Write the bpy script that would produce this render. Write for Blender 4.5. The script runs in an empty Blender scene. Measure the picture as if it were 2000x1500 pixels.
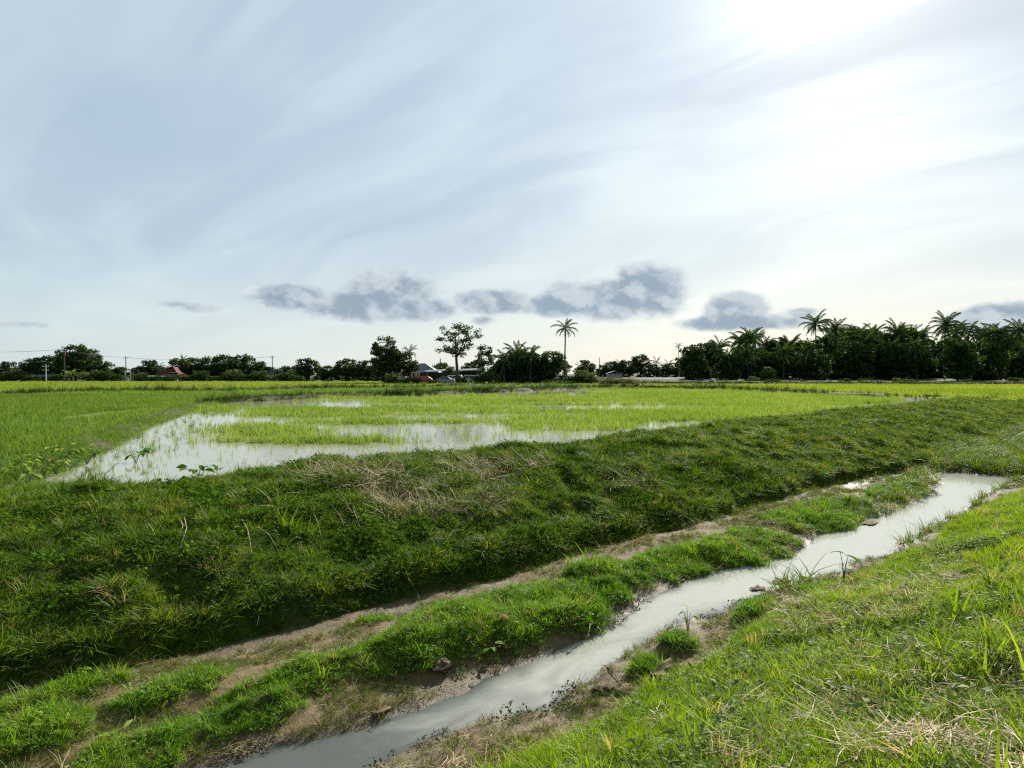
import bpy, math, random
import numpy as np
from mathutils import Vector, Matrix, Quaternion

# ------------------------------------------------------------------ camera, light, exposure
SC = bpy.context.scene
COL = SC.collection
FPX = 4000.0 / 3.0                      # focal length in pixels of a 2000 px wide picture (24 mm lens)
EYE = 2.0
PITCH = math.atan(20.0 / FPX)
cam_data = bpy.data.cameras.new('camera')
cam_data.lens = 24.0
cam_data.sensor_width = 36.0
cam_data.clip_start = 0.05
cam_data.clip_end = 20000.0
cam = bpy.data.objects.new('camera', cam_data)
COL.objects.link(cam)
cam.location = (0, 0, EYE)
cam.rotation_euler = (math.pi / 2 - PITCH, 0, 0)
SC.camera = cam

SUN_AZ = math.radians(27.0)             # clockwise from +Y (the viewing direction)
SUN_EL = math.radians(27.0)
SUN_DIR = Vector((math.sin(SUN_AZ) * math.cos(SUN_EL), math.cos(SUN_AZ) * math.cos(SUN_EL), math.sin(SUN_EL)))
sun_data = bpy.data.lights.new('sun', 'SUN')
sun_data.energy = 5.0
sun_data.angle = math.radians(1.2)
sun_data.color = (1.0, 0.95, 0.86)
sun = bpy.data.objects.new('sun', sun_data)
COL.objects.link(sun)
sun.location = SUN_DIR * 100
sun.rotation_euler = SUN_DIR.to_track_quat('Z', 'Y').to_euler()

EXPOSURE = 1.45
SC.view_settings.view_transform = 'Standard'
SC.view_settings.look = 'None'
SC.view_settings.exposure = EXPOSURE
SC.view_settings.gamma = 1.0
SC.view_settings.use_curve_mapping = False
SC.cycles.use_denoising = False
SC.cycles.filter_width = 1.25
SC.cycles.use_adaptive_sampling = True
SC.cycles.adaptive_threshold = 0.02
SC.cycles.max_bounces = 4
SC.cycles.diffuse_bounces = 2
SC.cycles.glossy_bounces = 2
SC.cycles.transmission_bounces = 2


class Nodes:
    """small helper that writes node graphs as expressions"""
    def __init__(self, tree):
        self.t = tree

    def new(self, kind, **kw):
        n = self.t.nodes.new(kind)
        for k, v in kw.items():
            setattr(n, k, v)
        return n

    def link(self, a, b):
        self.t.links.new(a, b)

    def put(self, sock, v):
        if hasattr(v, 'node'):
            self.t.links.new(v, sock)
        elif v is not None:
            sock.default_value = v

    def m(self, op, a, b=None, c=None, clamp=False):
        n = self.new('ShaderNodeMath', operation=op, use_clamp=clamp)
        for i, v in enumerate((a, b, c)):
            if v is not None:
                self.put(n.inputs[i], v)
        return n.outputs[0]

    def vm(self, op, a, b=None, scale=None):
        n = self.new('ShaderNodeVectorMath', operation=op)
        self.put(n.inputs[0], a)
        if b is not None:
            self.put(n.inputs[1], b)
        if scale is not None:
            self.put(n.inputs['Scale'], scale)
        return n.outputs['Value'] if op in ('DOT_PRODUCT', 'LENGTH', 'DISTANCE') else n.outputs['Vector']

    def mix(self, f, a, b, mode='MIX'):
        n = self.new('ShaderNodeMix', data_type='RGBA', blend_type=mode)
        n.clamp_factor = True
        self.put(n.inputs[0], f)
        for s, v in ((n.inputs[6], a), (n.inputs[7], b)):
            if isinstance(v, tuple) and len(v) == 3:
                v = v + (1.0,)
            self.put(s, v)
        return n.outputs[2]

    def ramp(self, v, lo, hi, a=0.0, b=1.0, smooth=True):
        n = self.new('ShaderNodeMapRange')
        n.interpolation_type = 'SMOOTHSTEP' if smooth else 'LINEAR'
        for i, x in enumerate((v, lo, hi, a, b)):
            self.put(n.inputs[i], x)
        return n.outputs[0]

    def noise(self, vec, scale, detail=4.0, rough=0.5, dist=0.0, lac=2.0):
        n = self.new('ShaderNodeTexNoise')
        if vec is not None:
            self.put(n.inputs['Vector'], vec)
        n.inputs['Scale'].default_value = scale
        n.inputs['Detail'].default_value = detail
        n.inputs['Roughness'].default_value = rough
        n.inputs['Lacunarity'].default_value = lac
        n.inputs['Distortion'].default_value = dist
        return n.outputs['Fac']

    def comb(self, x, y, z):
        n = self.new('ShaderNodeCombineXYZ')
        for i, v in enumerate((x, y, z)):
            self.put(n.inputs[i], v)
        return n.outputs[0]

    def sep(self, v):
        n = self.new('ShaderNodeSeparateXYZ')
        self.put(n.inputs[0], v)
        return n.outputs


# ------------------------------------------------------------------ pixel helpers (2000 x 1500 picture -> world)
def ray(px, py):
    cx, cz = (px - 1000) / FPX, -(py - 750) / FPX
    return Vector((cx, math.cos(PITCH) + cz * math.sin(PITCH), -math.sin(PITCH) + cz * math.cos(PITCH)))


def at(px, py, z=0.0):
    d = ray(px, py)
    t = (z - EYE) / d.z
    return Vector((d.x * t, d.y * t, z))


def atd(px, depth):
    return (px - 1000) / FPX * depth


def az_el(px, py):
    d = ray(px, py).normalized()
    return math.atan2(d.x, d.y), math.asin(d.z)


# ------------------------------------------------------------------ sky
SKY_OFF = (14.7, 8.8, 0.0)


def build_world():
    w = bpy.data.worlds.new('World')
    SC.world = w
    w.use_nodes = True
    w.cycles.sampling_method = 'MANUAL'
    w.cycles.sample_map_resolution = 512
    t = w.node_tree
    t.nodes.clear()
    N = Nodes(t)
    out = N.new('ShaderNodeOutputWorld')
    bg = N.new('ShaderNodeBackground')
    bg.inputs['Strength'].default_value = 0.1
    N.link(bg.outputs[0], out.inputs[0])
    sky = N.new('ShaderNodeTexSky', sky_type='NISHITA')
    sky.sun_disc = False
    sky.sun_elevation = SUN_EL
    sky.sun_rotation = SUN_AZ
    sky.air_density = 1.3
    sky.dust_density = 0.6
    tc = N.new('ShaderNodeTexCoord')
    d = tc.outputs['Generated']
    x, y, z = N.sep(d)
    zc = N.m('MAXIMUM', z, 0.0)
    k = 10.0 / (2 ** EXPOSURE)          # cloud colours are written as they appear, then scaled to strength and exposure
    # the high veil lives on a plane overhead
    inv = N.m('DIVIDE', 1.0, N.m('ADD', zc, 0.13))
    pu, pv = N.m('MULTIPLY', x, inv), N.m('MULTIPLY', y, inv)
    # turn and stretch so that streaks run from lower left to upper right
    th = math.radians(131)
    qa = N.m('ADD', N.m('MULTIPLY', pu, math.cos(th)), N.m('MULTIPLY', pv, math.sin(th)))
    qb = N.m('SUBTRACT', N.m('MULTIPLY', pv, math.cos(th)), N.m('MULTIPLY', pu, math.sin(th)))
    p = N.vm('ADD', N.comb(N.m('MULTIPLY', qa, 0.55), qb, 0.0), SKY_OFF)
    warp = N.new('ShaderNodeTexNoise')
    N.link(p, warp.inputs['Vector'])
    warp.inputs['Scale'].default_value = 0.55
    warp.inputs['Detail'].default_value = 2.0
    wv = N.vm('SCALE', N.vm('SUBTRACT', warp.outputs['Color'], (0.5, 0.5, 0.5)), scale=2.3)
    pw = N.vm('ADD', p, wv)
    n1 = N.noise(pw, 0.62, 5.0, 0.5)
    n2 = N.noise(N.vm('ADD', pw, (7.3, 2.1, 0.0)), 1.7, 6.0, 0.52, 0.4)
    n3 = N.noise(N.vm('ADD', N.vm('MULTIPLY', pw, (0.55, 1.5, 1.0)), (1.3, 9.1, 0.0)), 2.4, 5.0, 0.55, 0.6)
    veil = N.m('ADD', N.m('MULTIPLY', n1, 0.55), N.m('ADD', N.m('MULTIPLY', n2, 0.28), N.m('MULTIPLY', n3, 0.17)))
    g = N.m('MAXIMUM', N.vm('DOT_PRODUCT', d, tuple(SUN_DIR)), 0.0)
    veilf = N.ramp(veil, 0.30, 0.70)
    low = N.m('POWER', N.m('SUBTRACT', 1.0, zc), 5.0)                 # towards the horizon
    thin = N.mix(veilf, (0.385 * k, 0.495 * k, 0.645 * k), (0.63 * k, 0.755 * k, 0.81 * k))
    c = N.mix(N.m('MULTIPLY', low, 0.8), thin, (0.575 * k, 0.71 * k, 0.765 * k))
    c = N.mix(N.m('MULTIPLY', N.m('MULTIPLY', low, N.m('POWER', g, 3.0)), 0.85), c, (0.84 * k, 0.82 * k, 0.745 * k))
    # light scattered forward through the veil round the hidden sun
    glow = N.m('ADD', N.m('MULTIPLY', N.m('POWER', g, 5.0), 0.075), N.m('ADD', N.m('MULTIPLY', N.m('POWER', g, 26.0), 0.075), N.m('MULTIPLY', N.m('POWER', g, 130.0), 0.8)))
    gl = N.m('MULTIPLY', glow, N.ramp(veil, 0.38, 0.62, 0.2, 1.35))
    c = N.mix(1.0, c, N.mix(1.0, (k, k * 0.985, k * 0.94), N.comb(gl, gl, gl), 'MULTIPLY'), 'ADD')
    # darker grey sheets of the veil
    n4 = N.noise(N.vm('ADD', N.vm('MULTIPLY', pw, (0.8, 1.35, 1.0)), (3.7, 5.2, 0.0)), 0.95, 5.0, 0.5, 0.5)
    sheet = N.m('MULTIPLY', N.ramp(n4, 0.42, 0.66), N.ramp(zc, 0.05, 0.2, 0.0, 0.66))
    c = N.mix(sheet, c, N.mix(N.m('POWER', g, 8.0), (0.38 * k, 0.485 * k, 0.61 * k), (0.48 * k, 0.57 * k, 0.67 * k)))
    # clear air that shows between
    c = N.mix(0.07, c, sky.outputs[0])
    # low cumulus: round the whole horizon, as azimuth / elevation lobes broken up by noise
    az = N.m('ARCTAN2', x, y)
    el = N.m('ARCSINE', N.m('MINIMUM', N.m('MAXIMUM', z, -1.0), 1.0))
    ae = N.comb(az, el, 0.0)
    m1 = N.noise(N.vm('MULTIPLY', ae, (1.0, 1.3, 1.0)), 21.0, 6.0, 0.52, 0.25)
    m2 = N.noise(N.vm('MULTIPLY', N.vm('ADD', ae, (0.009, 0.014, 0.0)), (1.0, 1.3, 1.0)), 21.0, 6.0, 0.52, 0.25)
    m3 = N.noise(N.vm('MULTIPLY', ae, (0.8, 1.6, 1.0)), 60.0, 5.0, 0.6, 0.2)
    lobes = []                           # az, el, half width, half height
    for (px, py, hw, hh) in [(760, 578, 95, 52), (700, 598, 120, 32), (570, 580, 80, 26), (820, 604, 75, 24), (1270, 568, 80, 56), (1190, 584, 140, 42), (1090, 596, 90, 24), (965, 590, 80, 26), (1440, 608, 62, 40), (1450, 630, 120, 17), (1560, 612, 52, 15),
                             (340, 594, 40, 11), (395, 602, 60, 13), (945, 626, 34, 14), (35, 634, 55, 9), (1960, 618, 80, 24)]:
        a, e = az_el(px, py)
        lobes.append((a, e, hw / FPX, hh / FPX))
    rnd = random.Random(5)
    for i in range(9):
        a = 0.9 + i * (2 * math.pi - 1.8) / 8
        if a > math.pi:
            a -= 2 * math.pi
        lobes.append((a + rnd.uniform(-.1, .1), rnd.uniform(.08, .12), rnd.uniform(.04, .1), rnd.uniform(.014, .034)))
    best = None
    for (a, e, ha, he) in lobes:
        n = N.new('ShaderNodeVectorMath', operation='MULTIPLY_ADD')
        N.link(ae, n.inputs[0])
        n.inputs[1].default_value = (1 / ha, 1 / he, 0)
        n.inputs[2].default_value = (-a / ha, -e / he, 0)
        dd = N.vm('DOT_PRODUCT', n.outputs[0], n.outputs[0])
        if he < 0.0115:                  # the smallest ones stay thin wisps
            dd = N.m('ADD', dd, 0.55)
        best = dd if best is None else N.m('MINIMUM', best, dd)
    best = N.m('SUBTRACT', 1.0, best)
    body = N.m('ADD', N.m('ADD', best, 0.5), N.m('MULTIPLY', N.m('SUBTRACT', m1, 0.5), 2.0))
    body = N.m('ADD', body, N.m('MULTIPLY', N.m('SUBTRACT', m3, 0.5), 0.6))
    body = N.m('MULTIPLY', body, N.ramp(best, -0.9, -0.2))
    mask = N.ramp(body, 0.05, 1.05)
    lit = N.ramp(N.m('SUBTRACT', m1, m2), -0.09, 0.15)
    rim = N.ramp(body, 0.2, 1.25, 1.0, 0.0)
    cum = N.mix(N.m('ADD', N.m('MULTIPLY', lit, 0.55), N.m('MULTIPLY', rim, 0.5), clamp=True), (0.31 * k, 0.405 * k, 0.50 * k), (0.80 * k, 0.86 * k, 0.89 * k))
    c = N.mix(N.m('MULTIPLY', mask, 0.95), c, cum)
    N.link(c, bg.inputs['Color'])


build_world()

# ------------------------------------------------------------------ noise, mesh and object helpers
RNG = np.random.default_rng(11)
_LAT = np.random.default_rng(3).random((256, 256))


def vnoise(x, y, seed=0):
    x, y = np.asarray(x, float) + seed * 17.13, np.asarray(y, float) + seed * 9.71
    xi, yi = np.floor(x).astype(int), np.floor(y).astype(int)
    fx, fy = x - xi, y - yi
    fx, fy = fx * fx * (3 - 2 * fx), fy * fy * (3 - 2 * fy)
    L = _LAT
    a, b = L[xi & 255, yi & 255], L[(xi + 1) & 255, yi & 255]
    c, d = L[xi & 255, (yi + 1) & 255], L[(xi + 1) & 255, (yi + 1) & 255]
    return (a * (1 - fx) + b * fx) * (1 - fy) + (c * (1 - fx) + d * fx) * fy


def fbm(x, y, octaves=4, seed=0):
    """about -1 .. 1"""
    x, y = np.asarray(x, float), np.asarray(y, float)
    s, a, t = 0.0, 1.0, 0.0
    for i in range(octaves):
        s = s + a * (vnoise(x * 2 ** i, y * 2 ** i, seed + i) * 2 - 1)
        t += a
        a *= 0.5
    return s / t * 1.5


def sstep(a, b, v):
    t = np.clip((v - a) / (b - a), 0, 1)
    return t * t * (3 - 2 * t)


def mesh_np(name, V, faces):
    """faces: an (n,3)/(n,4) array or a list of tuples of any size"""
    me = bpy.data.meshes.new(name)
    if isinstance(faces, np.ndarray):
        me.vertices.add(len(V))
        me.vertices.foreach_set('co', np.asarray(V, np.float32).ravel())
        k = faces.shape[1]
        me.loops.add(faces.size)
        me.loops.foreach_set('vertex_index', faces.astype(np.int32).ravel())
        me.polygons.add(len(faces))
        me.polygons.foreach_set('loop_start', np.arange(0, faces.size, k, dtype=np.int32))
        me.polygons.foreach_set('loop_total', np.full(len(faces), k, np.int32))
        me.update(calc_edges=True)
    else:
        me.from_pydata([tuple(v) for v in V], [], faces)
        me.update()
    return me


def smooth(me):
    me.polygons.foreach_set('use_smooth', np.ones(len(me.polygons), bool))
    return me


def link(name, data, mat=None, parent=None, loc=None, rotz=None):
    o = bpy.data.objects.new(name, data)
    COL.objects.link(o)
    if mat is not None and len(data.materials) == 0:
        data.materials.append(mat)
    if parent is not None:
        o.parent = parent
    if loc is not None:
        o.location = loc
    if rotz is not None:
        o.rotation_euler = (0, 0, rotz)
    return o


def tag(o, label=None, cat=None, group=None, kind=None):
    if label:
        o['label'] = label
    if cat:
        o['category'] = cat
    if group:
        o['group'] = group
    if kind:
        o['kind'] = kind
    return o


def thing(name, label, cat, loc, rotz=0.0, group=None, scale=1.0):
    o = bpy.data.objects.new(name, None)
    COL.objects.link(o)
    o.empty_display_size = 0.2
    o.location = loc
    o.rotation_euler = (0, 0, rotz)
    o.scale = (scale,) * 3
    return tag(o, label, cat, group)


class MB:
    """collects shapes for one mesh"""
    def __init__(self):
        self.v, self.f = [], []

    def add(self, V, Fs):
        o = len(self.v)
        self.v += [tuple(p) for p in V]
        self.f += [tuple(i + o for i in q) for q in Fs]
        return self

    def box(self, x0, x1, y0, y1, z0, z1):
        V = [(x, y, z) for z in (z0, z1) for y in (y0, y1) for x in (x0, x1)]
        return self.add(V, [(0, 2, 3, 1), (4, 5, 7, 6), (0, 1, 5, 4), (2, 6, 7, 3), (0, 4, 6, 2), (1, 3, 7, 5)])

    def tube(self, pts, radii, sides=6, cap=True):
        pts = [Vector(p) for p in pts]
        V, Fs = [], []
        for i, p in enumerate(pts):
            d = (pts[min(i + 1, len(pts) - 1)] - pts[max(i - 1, 0)])
            d = d.normalized() if d.length > 1e-9 else Vector((0, 0, 1))
            a = d.cross(Vector((0, 0, 1))) if abs(d.z) < 0.95 else d.cross(Vector((1, 0, 0)))
            a.normalize()
            b = d.cross(a)
            r = radii[i] if hasattr(radii, '__len__') else radii
            for k in range(sides):
                t = 2 * math.pi * k / sides
                V.append(p + (a * math.cos(t) + b * math.sin(t)) * r)
        for i in range(len(pts) - 1):
            for k in range(sides):
                k2 = (k + 1) % sides
                Fs.append((i * sides + k, i * sides + k2, (i + 1) * sides + k2, (i + 1) * sides + k))
        if cap:
            Fs.append(tuple(range(sides - 1, -1, -1)))
            Fs.append(tuple((len(pts) - 1) * sides + k for k in range(sides)))
        return self.add(V, Fs)

    def bar(self, a, b, r, sides=4):
        return self.tube([a, b], [r, r], sides)

    def prism(self, outline, y0, y1):
        """outline of (x, z) points pushed along y"""
        n = len(outline)
        V = [(x, y0, z) for x, z in outline] + [(x, y1, z) for x, z in outline]
        Fs = [tuple(range(n)), tuple(range(2 * n - 1, n - 1, -1))]
        Fs += [(i, i + n, (i + 1) % n + n, (i + 1) % n) for i in range(n)]
        return self.add(V, Fs)

    def mesh(self, name, sm=False):
        me = mesh_np(name, self.v, self.f)
        return smooth(me) if sm else me

    def build(self, name, mat, parent=None, sm=False, **kw):
        return link(name, self.mesh(name, sm), mat, parent, **kw)


# ------------------------------------------------------------------ materials
def new_mat(name):
    m = bpy.data.materials.new(name)
    m.use_nodes = True
    m.node_tree.nodes.clear()
    N = Nodes(m.node_tree)
    out = N.new('ShaderNodeOutputMaterial')
    return m, N, out


def plain(name, col, rough=0.7, var=0.25, scale=2.0, metal=0.0, bump=0.0):
    m, N, out = new_mat(name)
    b = N.new('ShaderNodeBsdfPrincipled')
    tc = N.new('ShaderNodeTexCoord')
    n = N.noise(tc.outputs['Object'], scale, 5.0, 0.6)
    lo = tuple(c * (1 - var) for c in col)
    hi = tuple(min(1, c * (1 + var)) for c in col)
    N.link(N.mix(N.ramp(n, 0.3, 0.7), lo, hi), b.inputs['Base Color'])
    b.inputs['Roughness'].default_value = rough
    b.inputs['Metallic'].default_value = metal
    if rough > .65:
        b.inputs['Specular IOR Level'].default_value = .12
    if bump:
        bp = N.new('ShaderNodeBump')
        bp.inputs['Strength'].default_value = bump
        N.link(n, bp.inputs['Height'])
        N.link(bp.outputs[0], b.inputs['Normal'])
    N.link(b.outputs[0], out.inputs[0])
    return m


def leafy(name, cols, dry=None, dry_amt=0.0, trans=0.4, patch=0.35, fine=3.0, rough=0.65, gloss=0.12):
    """blades and leaves: colour varies by patch of ground, by tuft and by dryness; light passes through"""
    m, N, out = new_mat(name)
    geo = N.new('ShaderNodeNewGeometry')
    oi = N.new('ShaderNodeObjectInfo')
    n1 = N.noise(geo.outputs['Position'], patch, 4.0, 0.55)
    n2 = N.noise(geo.outputs['Position'], fine, 3.0, 0.6)
    f = N.m('ADD', N.m('MULTIPLY', N.ramp(n1, 0.32, 0.68), 0.55), N.m('ADD', N.m('MULTIPLY', oi.outputs['Random'], 0.28), N.m('MULTIPLY', N.m('SUBTRACT', n2, 0.35), 0.5)), clamp=True)
    c = N.mix(N.ramp(f, 0.0, 0.5), cols[0], cols[1])
    c = N.mix(N.ramp(f, 0.5, 1.0), c, cols[2])
    if dry:
        rr = N.m('FRACT', N.m('MULTIPLY', oi.outputs['Random'], 37.7))
        n3 = N.noise(N.vm('ADD', geo.outputs['Position'], (31.0, 7.0, 0.0)), patch * 2.3, 3.0, 0.6)
        c = N.mix(N.ramp(N.m('ADD', rr, N.m('MULTIPLY', N.m('SUBTRACT', n3, 0.5), 1.6)), 1.0 - dry_amt, 1.12 - dry_amt), c, dry)
    p = N.new('ShaderNodeBsdfPrincipled')
    N.link(c, p.inputs['Base Color'])
    p.inputs['Roughness'].default_value = rough
    p.inputs['Specular IOR Level'].default_value = gloss
    t = N.new('ShaderNodeBsdfTranslucent')
    N.link(N.mix(1.0, c, (1.25, 1.2, 0.6), 'MULTIPLY'), t.inputs['Color'])
    mx = N.new('ShaderNodeMixShader')
    mx.inputs[0].default_value = trans
    N.link(p.outputs[0], mx.inputs[1])
    N.link(t.outputs[0], mx.inputs[2])
    N.link(mx.outputs[0], out.inputs[0])
    return m


# ------------------------------------------------------------------ scattered stuff: tufts that live in the object's own mesh
_TREES = {}


def scatter_tree(k):
    if k in _TREES:
        return _TREES[k]
    t = bpy.data.node_groups.new('tufts_%d' % k, 'GeometryNodeTree')
    t.interface.new_socket('Geometry', in_out='INPUT', socket_type='NodeSocketGeometry')
    t.interface.new_socket('Geometry', in_out='OUTPUT', socket_type='NodeSocketGeometry')
    nd, ln = t.nodes, t.links
    gi, go = nd.new('NodeGroupInput'), nd.new('NodeGroupOutput')

    def attr(name, ty):
        n = nd.new('GeometryNodeInputNamedAttribute')
        n.data_type = ty
        n.inputs['Name'].default_value = name
        return n.outputs['Attribute']
    pid = attr('pid', 'INT')

    def sep(i):
        c = nd.new('FunctionNodeCompare')
        c.data_type, c.operation = 'INT', 'EQUAL'
        ins = [s for s in c.inputs if s.type == 'INT']
        ln.new(pid, ins[0])
        ins[1].default_value = i
        s = nd.new('GeometryNodeSeparateGeometry')
        s.domain = 'POINT'
        ln.new(gi.outputs[0], s.inputs['Geometry'])
        ln.new(c.outputs[0], s.inputs['Selection'])
        return s.outputs['Selection']
    g2i = nd.new('GeometryNodeGeometryToInstance')
    for i in range(1, k + 1):
        ln.new(sep(i), g2i.inputs[0])
    iop = nd.new('GeometryNodeInstanceOnPoints')
    ln.new(sep(0), iop.inputs['Points'])
    ln.new(g2i.outputs[0], iop.inputs['Instance'])
    iop.inputs['Pick Instance'].default_value = True
    ln.new(attr('idx', 'INT'), iop.inputs['Instance Index'])
    er = nd.new('FunctionNodeEulerToRotation')
    ln.new(attr('rot', 'FLOAT_VECTOR'), er.inputs[0])
    ln.new(er.outputs[0], iop.inputs['Rotation'])
    ln.new(attr('scl', 'FLOAT_VECTOR'), iop.inputs['Scale'])
    ln.new(iop.outputs[0], go.inputs[0])
    _TREES[k] = t
    return t


def scatter(name, label, protos, pts, scl, mat, tilt=0.15, seed=0, category='grass', rot=None, kind='stuff'):
    pts = np.asarray(pts, float)
    n = len(pts)
    if n == 0:
        return None
    r = np.random.default_rng(seed + 100)
    if rot is None:
        rot = np.stack([r.normal(0, tilt, n), r.normal(0, tilt, n), r.random(n) * 6.283], 1)
    scl = np.asarray(scl, float)
    if scl.ndim == 0:
        scl = np.full(n, float(scl))
    if scl.ndim == 1:
        scl = np.repeat(scl[:, None], 3, 1)
    V, Fs, pid = [pts], [], [np.zeros(n, np.int32)]
    off = n
    for i, (pv, pf) in enumerate(protos):
        V.append(np.asarray(pv, float))
        Fs += [tuple(int(q) + off for q in f) for f in pf]
        pid.append(np.full(len(pv), i + 1, np.int32))
        off += len(pv)
    me = bpy.data.meshes.new(name)
    me.from_pydata(np.concatenate(V).tolist(), [], Fs)
    tot = off
    me.attributes.new('pid', 'INT', 'POINT').data.foreach_set('value', np.concatenate(pid))
    idx = np.zeros(tot, np.int32)
    idx[:n] = r.integers(0, len(protos), n)
    me.attributes.new('idx', 'INT', 'POINT').data.foreach_set('value', idx)
    a = np.zeros((tot, 3), np.float32)
    a[:n] = rot
    me.attributes.new('rot', 'FLOAT_VECTOR', 'POINT').data.foreach_set('vector', a.ravel())
    a = np.ones((tot, 3), np.float32)
    a[:n] = scl
    me.attributes.new('scl', 'FLOAT_VECTOR', 'POINT').data.foreach_set('vector', a.ravel())
    me.materials.append(mat)
    o = link(name, me)
    md = o.modifiers.new('tufts', 'NODES')
    md.node_group = scatter_tree(len(protos))
    return tag(o, label, category, kind=kind)


def blade(V, Fs, base, ang, h, w, bend, lean=0.0, twist=0.0, segs=3):
    """one grass blade: a tapering strip that arches over"""
    dx, dy = math.cos(ang), math.sin(ang)
    sx, sy = -math.sin(ang + twist), math.cos(ang + twist)
    o = len(V)
    for i in range(segs + 1):
        t = i / segs
        out = lean * h * t + bend * h * t * t
        z = h * t * (1 - 0.42 * bend * t)
        ww = w * (1 - 0.15 * t) * (1 - t ** 3) if i < segs else 0
        c = (base[0] + dx * out, base[1] + dy * out, z + base[2])
        if i < segs:
            V.append((c[0] - sx * ww / 2, c[1] - sy * ww / 2, c[2]))
            V.append((c[0] + sx * ww / 2, c[1] + sy * ww / 2, c[2]))
        else:
            V.append(c)
    for i in range(segs - 1):
        Fs.append((o + 2 * i, o + 2 * i + 1, o + 2 * i + 3, o + 2 * i + 2))
    Fs.append((o + 2 * segs - 2, o + 2 * segs - 1, o + 2 * segs))


def tuft(seed, n, rad, h, w, bend, lean=0.25, segs=3, hv=0.4):
    r = random.Random(seed)
    V, Fs = [], []
    for _ in range(n):
        a = r.random() * 6.283
        q = rad * math.sqrt(r.random())
        aa = a + r.gauss(0, 0.9)
        blade(V, Fs, (q * math.cos(a), q * math.sin(a), -0.01), aa, h * r.uniform(1 - hv, 1 + hv), w * r.uniform(.7, 1.3), bend * r.uniform(.3, 1.5), lean * r.uniform(-0.3, 1.3), r.gauss(0, 0.5), segs)
    return V, Fs


def leaf_patch(seed, n, rad, size, h):
    """low broad-leaved weeds: oval leaves at all tilts"""
    r = random.Random(seed)
    V, Fs = [], []
    for _ in range(n):
        a, q = r.random() * 6.283, rad * math.sqrt(r.random())
        c = Vector((q * math.cos(a), q * math.sin(a), h * r.random()))
        M = Matrix.Rotation(r.random() * 6.283, 3, 'Z') @ Matrix.Rotation(r.uniform(-.9, .5), 3, 'Y')
        s = size * r.uniform(.6, 1.3)
        pts = [(0, 0, 0), (.35, .24, .04), (.7, .2, .02), (1, 0, -.08), (.7, -.2, .02), (.35, -.24, .04)]
        o = len(V)
        V += [tuple(c + M @ (Vector(p) * s)) for p in pts]
        Fs.append(tuple(range(o, o + 6)))
    return V, Fs


def straw_patch(seed, n, rad, length, w):
    """dead stalks lying every way"""
    r = random.Random(seed)
    V, Fs = [], []
    for _ in range(n):
        a, q = r.random() * 6.283, rad * math.sqrt(r.random())
        c = Vector((q * math.cos(a), q * math.sin(a), r.uniform(0.0, 0.05)))
        ang, el, L = r.random() * 6.283, r.gauss(0.12, 0.22), length * r.uniform(.5, 1.4)
        d = Vector((math.cos(ang) * math.cos(el), math.sin(ang) * math.cos(el), math.sin(el)))
        s = Vector((-math.sin(ang), math.cos(ang), r.uniform(-.6, .6))) * w / 2
        m = c + d * L * .5 + Vector((r.gauss(0, .05), r.gauss(0, .05), .04)) * L
        e = c + d * L
        o = len(V)
        V += [tuple(c - s), tuple(c + s), tuple(m + s), tuple(m - s), tuple(e + s * .5), tuple(e - s * .5)]
        Fs += [(o, o + 1, o + 2, o + 3), (o + 3, o + 2, o + 4, o + 5)]
    return V, Fs

# ------------------------------------------------------------------ terrain: a ditch between a dike and the near bank
ANG = math.radians(44)
EX, EY = math.cos(ANG), math.sin(ANG)          # along the ditch
NX, NY = -EY, EX                                # across it, towards the paddy
WATER_Z = -1.12


def sn(x, y):
    return x * EX + y * EY, x * NX + y * NY


def xy(s, n):
    return s * EX + n * NX, s * EY + n * NY


def rail(z, pix):
    q = sorted(sn(*at(px, py, z)[:2]) for px, py in pix)
    return np.array([a for a, b in q]), np.array([b for a, b in q])


RC = rail(0.2, [(0, 985), (200, 958), (400, 935), (700, 896), (1000, 880), (1200, 856), (1450, 822), (1700, 796), (1850, 781)])
RF = rail(-0.95, [(0, 1330), (200, 1295), (450, 1240), (800, 1150), (1000, 1115), (1200, 1060), (1450, 1000), (1650, 935), (1850, 900)])
RF = (RF[0], RF[1] + .3)
RM = rail(-0.95, [(0, 1440), (400, 1350), (700, 1270), (1000, 1190), (1150, 1130), (1400, 1060), (1600, 1000), (1750, 965)])
RL = rail(-1.12, [(380, 1500), (600, 1440), (900, 1355), (1180, 1220), (1330, 1130), (1550, 1065), (1700, 1010), (1810, 965), (1830, 930)])
RR = rail(-1.12, [(760, 1500), (900, 1440), (1080, 1385), (1200, 1300), (1330, 1215), (1480, 1170), (1650, 1115), (1760, 1070), (1850, 1020), (1960, 950)])
RB = rail(-0.9, [(1000, 1500), (1200, 1400), (1330, 1320), (1480, 1220), (1660, 1130), (1790, 1075), (1880, 1015), (2000, 955)])


def rn(R, s):
    return np.interp(s, R[0], R[1])


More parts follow.
